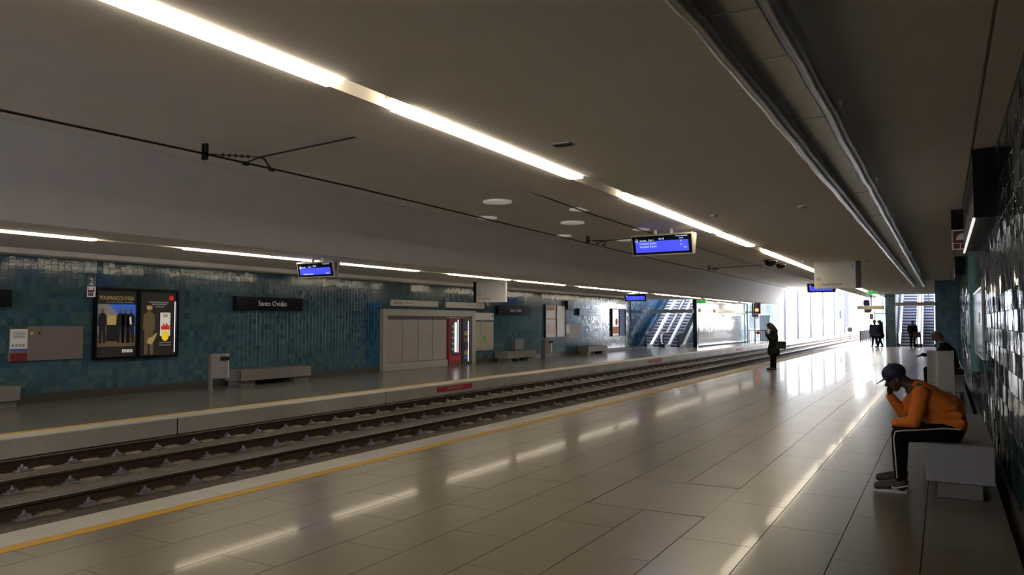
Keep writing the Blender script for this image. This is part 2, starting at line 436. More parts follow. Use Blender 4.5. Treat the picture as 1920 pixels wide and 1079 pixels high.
def grid(u0, u1, v0, v1, s, key):
    nu, nv = int(round((u1-u0)/s)), int(round((v1-v0)/s))
    g = [(u0 + s*(i+.5), v0 + s*(j+.5)) for i in range(nu) for j in range(nv)]
    g.sort(key=key); return g

wl = struct('wall_left', 'teal glazed tile wall behind the far platform', MB().box(WL-.4, WL, YB, 44.5, -.1, 3.4), 'grout')
box('skirting', (WL, WL+.015, YB, 44.5, 0, .17), 'skirting_dark', wl)
palL = lambda c: BLUE if (c and 19.75 < c[0] < 20.42 and c[1] < 2.33) else TC
g = grid(8.2, 44.5, .175, 3.085, .1455, key=lambda c: abs(c[0]-8.2) + .02*abs(c[1]-1.5))
tiles(wl, .1455, g, frame_px(WL), palL, 298, .006, 'tile_far', 3)
# niche of the far escalators
struct('wall_left_niche', 'blue tiled wall beside the far escalators', MB().box(-18.2, -17.75, 44.5, 64, -.1, 9).box(-17.75, WL-.4, 44.1, 44.5, -.1, 9), 'grout')
nw = bpy.data.objects['wall_left_niche']
palB = lambda c: NICHE
g = grid(44.6, 60, 0.1, 6.3, .2, key=lambda c: c[0])
tiles(nw, .2, g, frame_px(-17.75), palB, 0, .012, 'tile_far', 5)
fw = struct('wall_flank', 'pale tiled wall to the right of the far escalators', MB().box(-14.52, -14.32, 50.3, 66, -.1, 9), 'grout')
palP = lambda c: PALE
g = grid(50.5, 65.9, 0.1, 3.3, .2, key=lambda c: c[0])
tiles(fw, .2, g, frame_px(-14.32), palP, 298, .008, 'tile_far', 6)
box('dark_end', (-14.56, -14.28, 50.05, 50.3, 0, 3.6), 'sign_black', fw)
# right wall
wr = struct('wall_right', 'shiny dark tile wall along the near platform', MB().box(WR, WR+.4, YB, 40.2, -.3, 4.2), 'grout')
box('skirting', (WR-.012, WR, YB, 40, -.05, .09), 'skirting_dark', wr)
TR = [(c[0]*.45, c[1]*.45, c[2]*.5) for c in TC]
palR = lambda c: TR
g = grid(6.4, 40.0, .10, 3.52, .19, key=lambda c: c[0])
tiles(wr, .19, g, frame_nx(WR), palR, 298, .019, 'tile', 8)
CORE = [(.045,.15,.24),(.06,.18,.27),(.035,.11,.19),(.07,.19,.26)]
co = struct('wall_right_core', 'blue tiled end wall closing the right side before the escalators', MB().box(-.34, WR+.4, 40.2, 72, -.1, 9).box(-.34, WR, 40, 40.2, -.1, 3.7), 'grout')
g = grid(-.34, .53, .02, 3.62, .2175, key=lambda c: c[1])
tiles(co, .2175, g, frame_ny(40.0), lambda c: CORE, 298, .008, 'tile_matte', 9)
struct('wall_back', 'plain back wall with an added opening over the tracks that lets daylight in', MB().box(WL-.4, FX-.25, YB-.3, YB, -1, 5).box(BE, WR+.4, YB-.3, YB, -1, 5).box(FX-.25, BE, YB-.3, YB, -1.2, BED).box(FX-.25, BE, YB-.3, YB, ZR, 5), 'fascia_paint')  # opening over the tracks is added to bring daylight to the left side

struct('wall_back_blocker', 'plain unseen wall added to keep daylight from the back off the near platform', MB().box(-5.6, -5.3, YB, -6, 0, ZC), 'fascia_paint')  # added blocker, shields the near platform from the back opening's daylight

# ------------------------------------------------------------------ ceilings
SN = (-4.27, -4.03); SF = (-13.52, -13.30)
ce = struct('ceiling', 'smooth grey ceiling over the near platform',
            MB().box(BE, SN[0], YB, 66.5, ZC, ZC+.35).box(SN[1], -2.95, YB, 66.5, ZC, ZC+.35).box(-2.95, .30, YB, 59, ZC, ZC+.35).box(.325, WR+.4, YB, 40.2, ZC, ZC+.35).box(.30, .325, YB, 40.2, ZC+.06, ZC+.35), 'ceiling_paint')
b = MB(); b.box(SN[0]-.02, SN[1]+.02, YB, 66.5, ZC+.13, ZC+.35); b.build('lamp_slot', 'slot_white', ce)
struct('ceiling_recess', 'high ceiling panel above the two tracks', MB().box(FX-.3, BE, YB, YE, ZR, ZR+.3).box(BE, BE+.25, YB, YE, ZC+.35, ZR+.3), 'ceiling_paint')
struct('trim_fascia', 'broad pale vertical band above the far platform edge', MB().box(FX-.25, FX, YB, 68.5, ZF-.012, ZR), 'fascia_paint')
cf = struct('ceiling_far_platform', 'low ceiling over the far platform',
            MB().box(SF[1], FX-.25, YB, 66, ZF, ZF+.3).box(-14.32, SF[0], YB, 66, ZF, ZF+.3).box(WL-.4, -14.32, YB, 50.0, ZF, ZF+.3)
            .box(WL, WL+.55, YB, 44.5, ZF-.11, ZF), 'ceiling_paint')
MB().box(SF[0]-.02, SF[1]+.02, YB, 66, ZF+.13, ZF+.3).build('lamp_slot', 'slot_white', cf)
struct('trim_recess_end', 'pale beam closing the recess above the tracks at the open end', MB().box(FX-.3, BE, YE, YE+.4, ZR-.12, ZR+.5), 'fascia_paint')
# lamps: each lit length of strip is a lamp of its own
def lamp(x0, x1, y0, y1, z, label, grp):
    t = thing('strip_light', label, 'light', ((x0+x1)/2, y0, z), group=grp); w = (x1-x0)/2
    box('diffuser', (-w+.028, w-.028, .03, y1-y0-.03, -.025, .075), 'lamp', t)
    box('reflector', (-w-.01, w+.01, 0, y1-y0, .08, .13), 'slot_white', t)
near = [(.2,4.5),(5.25,9.05),(10.9,16.0),(16.5,19.4),(21.3,26.4),(26.8,31.5),(33,37.5),(39.5,44.3),(46.5,50.3),(51,56.8),(57.1,61.5),(61.9,66.3)]
far = [(4.9,8.25),(10.1,13.9),(14.35,18.0),(19.7,23.4),(24.1,27.9),(29.5,33.3),(33.9,37.7),(39.4,43.2),(43.7,47.6),(49.3,53.1),(53.7,57.6),(59.4,63)]
for i, (a, c) in enumerate(near):
    lamp(*SN, a, c, ZC, f'{ORD[i]} lit white strip from the camera in the near platform ceiling slot', 'strip lights over the near platform')
for i, (a, c) in enumerate(far):
    lamp(*SF, a, c, ZF, f'{ORD[i]} lit white strip from the left in the far platform ceiling slot', 'strip lights over the far platform')
for i, (a, c) in enumerate([(-15.5,-11.5),(-9.5,-5.6),(-4.6,-.6)]):
    lamp(*SN, a, c, ZC, ORD[i] + ' strip light from the back wall in the near ceiling slot', 'strip lights behind the camera')
for i, (a, c) in enumerate([(-15.5,-11.5),(-9.5,-5.6),(-4.6,-.6),(.2,4.4)]):
    lamp(*SF, a, c, ZF, ORD[i] + ' strip light from the back wall in the far ceiling slot', 'strip lights left of the view')
# wrapped pipes and the metal strip between them
for x, lb in ((-1.125, 'left of the two shiny foil wrapped pipes under the ceiling'), (-.735, 'right of the two shiny foil wrapped pipes under the ceiling')):
    t = thing('ceiling_pipe', lb, 'pipe', (x, 0, 3.36), group='pipes under the ceiling')
    rnd = random.Random(int(-x*100)); pts = []; rs = []
    y = -4.0
    while y < 39.5: pts.append((rnd.uniform(-.006,.006), y, rnd.uniform(-.006,.006))); rs.append(.068 + rnd.uniform(-.006,.006)); y += .45
    MB().tube(pts, rs, 14).build('pipe_wrap', 'foil', t, smooth=True)
    y = -1
    while y < 39: MB().box(-.015, .015, y, y+.03, .06, ZC-3.36).build('hanger', 'steel', t); y += 4
t = thing('metal_ceiling_strip', 'bright metal strip of panels running between the two ceiling pipes', 'ceiling strip', (-.93, 0, 3.44))
y = -3.47; rnd = random.Random(4); me = MB().box(-.19, .19, .006, .853, 0, .012).mesh('panel', 'foil_panel')
while y < 39:
    link('panel', me, t, (0, y, rnd.uniform(-.004,.004)), (rnd.uniform(-.006,.006), 0, 0)); y += .86
for k in range(10): MB().box(-.01, .01, -2+4*k, -1.97+4*k, .012, ZC-3.44).build('hanger', 'steel', t)

# small ceiling fittings
def disc(name, label, cat, x, y, z, r, h, m, grp=None, seg=20):
    b = MB(); b.tube([(0,0,0),(0,0,-h)], r, seg); b.tube([(0,0,-h),(0,0,-h-.006)], r*.86, seg)
    o = b.build(name, m, loc=(x, y, z)); return tag(o, label, cat, grp)
dsp = [(-9.5,16.0,.36,'large round white dimly glowing ceiling disc above the tracks, nearest to the camera'),(-11.22,18.35,.27,'small round white dimly glowing ceiling disc just above the contact wire, nearer one'),
       (-8.27,18.16,.27,'round white dimly glowing ceiling disc at the beam edge, left of the near display'),(-9.57,20.5,.36,'large round white dimly glowing ceiling disc above the tracks, second from the camera'),
       (-11.3,23.5,.27,'small round white dimly glowing ceiling disc just above the contact wire, farther one'),(-8.36,23.1,.27,'round white dimly glowing ceiling disc just above the near display'),
       (-9.9,25.8,.33,'round white dimly glowing ceiling disc directly left of the near display')]
for x, y, r, lb in dsp: disc('round_disc', lb, 'lamp', x, y, ZR, r, .03, 'disc_glow', 'round discs above the tracks')
t = thing('camera_dome', 'larger black camera dome under the ceiling strip', 'camera', (-4.6, 24.2, ZC), group='camera domes'); 
def dome(t, r):
    MB().tube([(0,0,0),(0,0,-.03)], r*1.12, 16).build('base', 'black', t); MB().ball((0,0,-.03), (r,r,r*.9), 16, 10).build('dome', 'black_gloss', t, True)
dome(t, .19)
t = thing('camera_dome', 'smaller black camera dome behind the larger dome', 'camera', (-4.6, 25.9, ZC), group='camera domes'); dome(t, .15)
t = thing('smoke_detector', 'small round detector on the ceiling left of the pipes', 'detector', (-1.97, 13.1, ZC))
MB().tube([(0,0,0),(0,0,-.03)], .075, 16).build('base', 'ceiling_paint', t); MB().tube([(0,0,-.03),(0,0,-.055)], [.05,.035], 16).build('head', 'print_grey', t)
t = thing('ceiling_vent', 'small dark rectangular vent in the ceiling above the strip light', 'vent', (-3.5, 7.26, ZC))
box('frame', (-.11, .11, -.075, .075, -.012, 0), 'print_grey', t)
for k in range(4): box('slat', (-.09, .09, -.05+.03*k, -.035+.03*k, -.018, -.012), 'black', t)
for x, y, lb in ((-3.5,13.44,'tiny round dark fitting in the ceiling near the display'),(-2.04,25.9,'tiny round dark fitting right of the hanging sign'),(-3.75,25.0,'tiny pale fitting left of the hanging sign'),(-1.6,40,'tiny dark fitting in the ceiling far beyond the hanging sign')):
    disc('ceiling_fitting', lb, 'fitting', x, y, ZC, .06, .03, 'print_grey' if 'dark' in lb else 'disc_white', 'small ceiling fittings', 12)

# ------------------------------------------------------------------ contact wire and supports
def wire(name, label, pts, r): return tag(MB().tube(pts, r, 6).build(name, 'cable_black'), label, 'wire')
wire('contact_wire', 'dark contact wire hanging over the far track', [(-10.65,-16,4.47),(-10.65,5,4.46),(-10.65,8.3,4.50),(-10.65,12,4.51),(-10.65,18,4.46),(-10.65,24,4.42),(-10.65,32,4.36),(-10.65,39.6,4.36),(-10.65,70,4.36)], .020)
wire('contact_wire', 'dark contact wire over the near track beside the ceiling edge', [(-7.9,-16,4.62),(-7.9,14,4.60),(-7.9,18,4.50),(-7.9,24,4.46),(-7.9,45,4.44),(-7.9,70,4.44)], .016)
for i, y in enumerate((8.39, 24.06, 39.7)):
    t = thing('wire_support', f'{ORD[i]} black wire support from the left with insulator and slanting arm', 'wire support', (-10.65, y, ZR), group='contact wire supports')
    b = MB(); b.box(-.05, -.02, -.03, .03, -.27, 0); b.box(.02, .05, -.03, .03, -.27, 0); b.box(-.05, .05, -.03, .03, -.2, -.15); b.build('drop_bracket', 'cable_black', t)
    b = MB(); b.tube([(0,0,-.17),(.33,.86,-.10)], .012, 6)
    for k in range(5): b.tube([(.10+.038*k,.26+.10*k,-.149+.008*k),(.111+.038*k,.29+.10*k,-.146+.008*k)], .032, 8)
    b.build('insulator_rod', 'insulator', t)
    MB().tube([(0,.84,-.17),(.33,.86,-.10),(2.72,.80,-.02)], .015, 6).build('arm', 'cable_black', t)
    MB().tube([(.33,.86,-.10),(.30,1.0,-.10),(.12,1.25,-.14),(0,1.45,-.17)], .02, 6).build('steady_arm', 'cable_black', t)
    MB().box(-.03, .03, .80, .90, -.21, -.15).build('clamp', 'cable_black', t)
    MB().box(-.03, .03, 1.40, 1.50, -.21, -.15).build('clamp', 'cable_black', t)

# ------------------------------------------------------------------ passenger displays (two screens back to back)
def display(label, x, y, zt, w, h, dz, yaw=-4, lines=()):
    t = thing('passenger_display', label, 'display', (x, y, zt), (0, 0, R(yaw)), 'blue passenger displays')
    for sx in (-.17, .17): MB().tube([(sx,.13,dz),(sx,.13,-.03)], .035, 10).build('hanger', 'bezel_silver', t)
    MB().box(-.25, .25, .08, .18, -.05, -.02).build('yoke', 'bezel_silver', t)
    for side in (0, 1):
        b = MB(); b.cbox(-w/2, w/2, 0, .07, -h, 0, c=.012)
        p = b.build('housing', 'bezel_silver', t, loc=(0, 0, 0) if not side else (0, .26, 0), rot=(R(13), 0, 0) if not side else (R(13), 0, R(180)))
        MB().box(-w/2+.03, w/2-.03, -.004, 0, -h+.03, -.03).build('panel', 'black_gloss', p)
        MB().box(-w/2+.10, w/2-.10, -.007, -.004, -h+.075, -.135).build('screen', 'screen_blue', p)
        if not side:
            for s, sz, lx, lz, al in lines: text(s, sz, (lx, -.008, lz), FACE_NY, 'screen_text', p, al)
            ring = MB(); 
            for k in range(16):
                a0, a1 = 2*math.pi*k/16, 2*math.pi*(k+1)/16
                if 5 <= k <= 6: continue
                cx, cz = -w/2+.13, -.115
                ring.add([(cx+.033*math.cos(a0),-.009,cz+.033*math.sin(a0)),(cx+.033*math.cos(a1),-.009,cz+.033*math.sin(a1)),(cx+.022*math.cos(a1),-.009,cz+.022*math.sin(a1)),(cx+.022*math.cos(a0),-.009,cz+.022*math.sin(a0))], [(0,1,2,3)])
            ring.add([(cx-.012,-.009,cz-.012),(cx+.012,-.009,cz+.012),(cx+.018,-.009,cz+.006),(cx-.006,-.009,cz-.018)], [(0,1,2,3)])
            ring.build('logo', 'screen_text', p)
    return t
L1 = [('Sentido', .05, -.47, -.12, 'LEFT'), ('Cais 1', .05, -.28, -.115, 'LEFT'), ('18:18', .055, 0, -.10, 'CENTER'), ('Tempo de espera', .035, .56, -.055, 'RIGHT'), ('(min)', .04, .43, -.10, 'CENTER'),
      ('Hospital S.João', .062, -.48, -.18, 'LEFT'), ('9', .062, .42, -.16, 'CENTER'), ('Hospital S.João', .062, -.48, -.245, 'LEFT'), ('11', .062, .42, -.235, 'CENTER'), ('Via', .05, .53, -.29, 'RIGHT')]
L2 = [('Sentido', .045, -.44, -.115, 'LEFT'), ('Cais 2', .045, -.22, -.11, 'LEFT'), ('18:18', .05, 0, -.095, 'CENTER'), ('Tempo de espera', .032, .50, -.055, 'RIGHT'), ('Estação terminal', .05, -.40, -.275, 'LEFT'), ('VIA 2', .05, .46, -.275, 'RIGHT')]
display('blue screen passenger display hung at the beam edge of the near ceiling', -4.98, 14.9, 3.49, 1.34, .44, .11, -4, L1)
display('blue screen passenger display hung over the far platform left of centre', -12.66, 13.0, 3.085, 1.22, .37, .115, -4, L2)
display('small distant blue passenger display before the far escalators', -13.24, 35.6, 3.10, 1.2, .40, .1, -4, ())
display('distant blue passenger display partly hidden behind the white hanging sign', -4.45, 34, 3.32, 1.12, .40, .28, -2, ())

# ------------------------------------------------------------------ signs
def hanging_sign(label, x0, x1, y, z0, z1, zc, msg, black_right):
    t = thing('hanging_sign', label, 'sign', ((x0+x1)/2, y, z0), group='hanging direction signs'); w = (x1-x0)/2; h = z1-z0
    k = .14
    if black_right: fa, fb, ba, bb = -w, w-k, w-k, w
    else: fa, fb, ba, bb = -w+k, w, -w, -w+k
    MB().cbox(fa, fb, 0, .12, 0, h, c=.006).build('panel', 'sign_white', t)
    MB().cbox(ba, bb, 0, .12, .0, h+.0, c=.006).build('end_band', 'black', t)
    if zc > z1 + .005:
        for sx in (-.3, .3): MB().tube([(sx*w*2,.06,h),(sx*w*2,.06,zc-z0)], .02, 8).build('hanger', 'steel', t)
    b = MB(); b.tube([(fa+.13,-.002,.13),(fa+.13,-.004,.13)], .055, 20); b.build('line_dot', 'print_yellow', t)
    b = MB()
    for q in range(18):
        if q in (3, 12): continue
        a0, a1 = 2*math.pi*q/18, 2*math.pi*(q+1)/18; cx, cz = fa+.13, .30
        b.add([(cx+.062*math.cos(a0),-.003,cz+.062*math.sin(a0)),(cx+.062*math.cos(a1),-.003,cz+.062*math.sin(a1)),(cx+.048*math.cos(a1),-.003,cz+.048*math.sin(a1)),(cx+.048*math.cos(a0),-.003,cz+.048*math.sin(a0))], [(0,1,2,3)])
    b.add([(cx-.03,-.003,cz-.02),(cx-.005,-.003,cz+.012),(cx+.008,-.003,cz-.01),(cx+.03,-.003,cz+.018),(cx+.03,-.003,cz+.005),(cx+.008,-.003,cz-.024),(cx-.006,-.003,cz-.004),(cx-.025,-.003,cz-.028)], [(0,1,6,7),(1,2,5,6),(2,3,4,5)])
    b.build('logo', 'print_dark', t)
    text(msg, .085, (fa+.21, -.002, .135), FACE_NY, 'print_dark', t)
    MB().box(fb-.09, fb-.075, -.003, 0, h-.19, h-.09).build('platform_number', 'print_dark', t)
hanging_sign('white hanging sign reading Hospital São João with a black right band', -3.56, -2.21, 25.75, 2.75, 3.60, ZC, 'Hospital São João', True)
hanging_sign('white hanging sign with a black left band over the far platform', -15.3, -13.9, 24.0, 2.42, 3.20, ZF, 'Santo Ovídio', False)

def name_sign(label, y0, y1, z0, z1):
    t = thing('name_sign', label, 'sign', (WL+.01, y0, z0), group='black station name signs'); L = y1-y0; h = z1-z0
    MB().cbox(0, .16, 0, L, 0, h, c=.008).build('case', 'sign_black', t)
    text('Santo Ovídio', .20, (.163, L*.52, h*.5), FACE_PX, 'print_white', t, 'CENTER')
name_sign('black sign reading Santo Ovídio above the bin and bench', 14.2, 16.65, 2.02, 2.40)
name_sign('black sign reading Santo Ovídio right of the map case', 28.1, 31.07, 2.02, 2.40)
name_sign('black name sign right of the framed white poster', 36.46, 39.7, 2.03, 2.41)
name_sign('black name sign cut off by the left picture edge', 6.0, 8.5, 2.0, 2.36)
def bar_sign(label, y0, y1, z0, z1, left):
    t = thing('bar_sign', label, 'sign', (WL+.01, y0, z0), group='pale bar signs over the vending machines')
    MB().cbox(0, .07, 0, y1-y0, 0, z1-z0, c=.006).build('board', 'sign_white', t)
    h = z1-z0; L = y1-y0; s = .12 if left else L-.62
    for k in range(4): MB().box(.071, .0725, s+.13*k, s+.10+.13*k, h*.28, h*.72).build('pictogram', 'print_grey', t)
    MB().box(.071, .0725, s+.58 if left else s-.6, s+1.1 if left else s-.1, h*.45, h*.62).build('print_line', 'print_grey', t)
bar_sign('pale bar sign over the closed metal panels', 20.95, 23.78, 2.26, 2.48, True)
bar_sign('pale bar sign over the vending machines', 24.29, 27.1, 2.25, 2.48, False)

# platform number flags
def flag(label, loc, rot, num, w, h1, h2):
    t = thing('platform_sign', label, 'sign', loc, rot, 'platform number signs')
    MB().box(0, w, 0, .02, h2, h2+h1).build('number_plate', 'sign_black', t)
    MB().box(0, w, 0, .02, 0, h2-.005).build('safety_plate', 'print_white', t)
    MB().box(.02, w-.02, -.002, 0, .11, h2-.03).build('red_field', 'print_maroon', t)
    b = MB(); n = 12; r = w*.33
    b.add([(w/2+r*math.cos(math.pi*k/n), -.004, .16+r*.95*math.sin(math.pi*k/n)) for k in range(n+1)], [tuple(range(n+1))[::-1]])
    b.build('dome_symbol', 'print_white', t)
    for k in range(3): MB().box(.03+k*(w-.06)/3, .03+(k+.85)*(w-.06)/3, -.002, 0, .02, .10).build('small_field', 'print_maroon', t)
    text('Cais', .075, (w*.5, -.002, h2+h1-.05), FACE_NY, 'print_grey', t, 'CENTER'); text(num, .22, (w*.52, -.002, h2+h1*.42), FACE_NY, 'print_white', t, 'CENTER')
flag('black platform sign with number 1 over a red safety plate', (.14, 14.62, 2.90), (0,0,0), '1', .37, .33, .34)
flag('small platform sign with number 2 beside the double poster', (WL+.01, 10.16, 2.26), (0,0,R(20)), '2', .2, .25, .24)

# ------------------------------------------------------------------ posters and notice boards on the far wall
def px(y0, y1, z0, z1, off=.0, d=.002): return (off, off+d, y0, y1, z0, z1)
def rect(t, name, y0, y1, z0, z1, m, off): return MB().box(off, off+.002, y0, y1, z0, z1).build(name, m, t)
def blob(t, name, pts, m, off):
    b = MB(); b.prism(pts, 0, off, off+.002); return b.build(name, m, t)
def figure(t, y, z, h, m, off, face='print_skin'):
    w = h*.13
    blob(t, 'printed_figure', [(y-w*.75,z),(y-w*.2,z),(y,z+h*.44),(y+w*.25,z),(y+w*.8,z),(y+w*.75,z+h*.48),(y+w*1.05,z+h*.5),(y+w*.95,z+h*.80),(y+w*.3,z+h*.87),(y-w*.3,z+h*.87),(y-w*.95,z+h*.80),(y-w*1.05,z+h*.5),(y-w*.75,z+h*.48)], m, off)
    blob(t, 'printed_face', [(y+h*.055*math.cos(a), z+h*.935+h*.065*math.sin(a)) for a in [2*math.pi*k/8 for k in range(8)]], face, off)
t = thing('poster_case', 'black framed double poster case beside the platform 2 sign', 'poster', (WL+.01, 10.30, .83))
L, h = 2.17, 1.66
MB().box(0, .09, 0, L, 0, .06).box(0, .09, 0, L, h-.06, h).box(0, .09, 0, .06, .06, h-.06).box(0, .09, L-.06, L, .06, h-.06).box(0, .09, 1.05, 1.13, .06, h-.06).build('frame', 'black_gloss', t)
p1 = MB().box(0, .05, .06, 1.05, .06, h-.06).build('poster', 'print_dark', t); p1['label'] = 'dark poster with men in suits under a blue sky'
rect(p1, 'printed_sky', .09, 1.02, .60, 1.28, 'lit_blue', .051); rect(p1, 'printed_ground', .09, 1.02, .30, .60, 'lit_brown', .051)
blob(p1, 'printed_cloud', [(.09,.6),(.55,.6),(.62,1.0),(.35,1.28),(.09,1.28)], 'lit_grey', .053)
rect(p1, 'printed_table', .30, .62, .42, .80, 'print_suit', .055); rect(p1, 'printed_box', .31, .55, .80, 1.02, 'lit_tan', .056); rect(p1, 'printed_box', .43, .56, .82, .93, 'lit_tan', .058)
for y, m in ((.20,'print_suit'),(.64,'print_suit'),(.76,'print_suit'),(.90,'print_suit')): figure(p1, y, .38, .80, m, .059)
blob(p1, 'printed_shirt', [(.87,.82),(.92,.80),(.90,1.0),(.86,.98)], 'lit_white', .062)
text('POUPANÇOLOGIA', .125, (.053, .55, 1.42), FACE_PX, 'lit_tan', p1, 'CENTER', sx=.80); text('aprender a poupar em família', .055, (.053, .62, 1.335), FACE_PX, 'lit_grey', p1, 'CENTER')
text('meo', .15, (.053, .83, .20), FACE_PX, 'lit_white', p1, 'CENTER', bold=.004)
p2 = MB().box(0, .05, 1.13, 2.11, .06, h-.06).build('poster', 'print_dark', t); p2['label'] = 'dark poster with a guitarist and a white phone with a yellow badge'
figure(p2, 1.38, .08, 1.20, 'lit_brown', .051); rect(p2, 'printed_hat', 1.31, 1.46, 1.17, 1.26, 'lit_tan', .054)
blob(p2, 'printed_guitar', [(1.33,.36),(1.45,.32),(1.52,.42),(1.60,.58),(1.57,.60),(1.46,.50),(1.36,.48)], 'lit_tan', .056)
rect(p2, 'printed_phone', 1.68, 1.96, .52, 1.10, 'lit_white', .051); rect(p2, 'printed_mark', 1.76, 1.88, .99, 1.06, 'lit_tan', .054)
blob(p2, 'printed_flames', [(1.71,.68),(1.94,.68),(1.95,.80),(1.90,.76),(1.86,.86),(1.82,.77),(1.77,.84),(1.74,.76),(1.70,.78)], 'lit_red', .054)
blob(p2, 'printed_badge', [(1.82+.10*math.cos(a), .53+.13*math.sin(a)) for a in [2*math.pi*k/16 for k in range(16)]], 'lit_yellow', .056)
blob(p2, 'printed_logo', [(1.98+.07*math.cos(a), 1.46+.06*math.sin(a)) for a in [2*math.pi*k/12 for k in range(12)]], 'lit_red', .054)
for k, z in enumerate((1.35, 1.30, 1.24)): rect(p2, 'print_line', 1.36+.09*k, 1.9-.06*k, z-.014, z+.014, 'lit_grey', .053)
for k, z in enumerate((.36, .30)): rect(p2, 'print_line', 1.66, 2.0, z-.012, z+.012, 'lit_grey', .053)
rect(p2, 'edge_tube', 2.075, 2.095, .12, 1.38, 'poster_tube', .053)

def notice(label, y0, y1, z0, z1, lit=False):
    t = thing('notice_board', label, 'notice board', (WL+.01, y0, z0), group='notice boards on the tiled wall'); L, h = y1-y0, z1-z0
    MB().cbox(0, .05, 0, L, 0, h, c=.006).build('board', 'notice_grey', t); MB().box(.05, .055, 0, .34, h-.06, h).build('header', 'skirting_dark', t)
    MB().box(.05, .053, 0, .34, .22, h-.06).build('timetable', 'print_white', t); MB().box(.05, .053, 0, .34, .0, .17).build('red_notice', 'print_maroon', t)
    MB().box(.053, .055, 0, .34, .22, .26).build('blue_band', 'print_blue', t)
    for k in range(5): MB().box(.053, .0545, .04, .30, h-.13-.03*k, h-.115-.03*k).build('print_line', 'print_grey', t)
    for k in range(4): MB().box(.053, .0545, .03+.07*k, .075+.07*k, .30, .36).build('print_line', 'print_grey', t)
    MB().tube([(.05,.42,h-.15),(.054,.42,h-.15)], .03, 14).build('line_dot', 'print_yellow', t); MB().box(.05, .053, .56, .60, h-.18, h-.11).build('letter', 'print_dark', t)
notice('grey notice board with a narrow timetable left of the double poster', 8.54, 10.07, .88, 1.61)
notice('grey notice board right of the framed white poster', 35.1, 36.96, .84, 1.62)
# ------- framed posters further right
def poster2(label, y0, y1, z0, z1, ma, mb_, deco):
    t = thing('poster_case', label, 'poster', (WL+.01, y0, z0)); L, h = y1-y0, z1-z0; c = L*.54
    MB().box(0, .09, 0, L, 0, .05).box(0, .09, 0, L, h-.05, h).box(0, .09, 0, .05, .05, h-.05).box(0, .09, L-.05, L, .05, h-.05).box(0, .09, c-.04, c+.04, .05, h-.05).build('frame', 'black', t)
    a = MB().box(0, .05, .05, c-.04, .05, h-.05).build('poster', ma, t); MB().box(0, .05, c+.04, L-.05, .05, h-.05).build('poster', mb_, t)
    if deco == 1:
        rect(a, 'printed_band', .05, c-.04, h*.55, h*.585, 'print_orange', .051); rect(a, 'printed_block', .1, c-.1, h*.12, h*.45, 'print_pink', .051); rect(a, 'printed_top', .1, c-.25, h*.82, h*.94, 'print_tan', .051)
    else:
        rect(a, 'printed_block', .1, c-.12, h*.1, h*.35, 'print_orange', .051); blob(a, 'printed_flower', [(c*.62+.2*math.cos(q), h*.52+.22*math.sin(q)) for q in [2*math.pi*k/9 for k in range(9)]], 'print_red', .053)
poster2('bright white and pink framed poster pair above the second bin', 32.7, 34.98, .92, 2.55, 'print_white', 'print_white', 1)
poster2('framed poster pair with a red flower before the escalators', 41.2, 43.35, .85, 2.48, 'print_pink', 'print_blue', 2)
t = thing('exit_box', 'small black box sign above the framed white poster', 'sign', (WL+.01, 35.0, 2.32)); MB().cbox(0, .2, 0, .75, 0, .46, c=.01).build('case', 'sign_black', t); MB().box(.2, .203, .35, .65, .08, .16).build('lit_line', 'print_orange', t)
# map case
t = thing('map_case', 'pale map case with white header right of the vending machines', 'map case', (WL+.01, 26.40, .50)); L, h = 1.48, 1.58
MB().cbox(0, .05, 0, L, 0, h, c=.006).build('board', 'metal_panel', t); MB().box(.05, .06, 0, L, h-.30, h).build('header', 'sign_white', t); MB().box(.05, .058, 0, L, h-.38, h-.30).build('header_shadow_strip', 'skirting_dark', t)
MB().box(.05, .054, .04, .48, .12, h-.38).build('map', 'print_khaki', t); MB().box(.05, .054, .58, L-.04, .24, h-.38).build('map', 'print_khaki', t); MB().box(.054, .056, .62, .85, .34, .62).build('printed_park', 'print_green', t)
MB().box(.05, .07, .51, .55, .1, h-.3).build('divider', 'sign_white', t); MB().box(.06, .063, L-.12, L-.06, h-.2, h-.1).build('letter', 'print_dark', t)

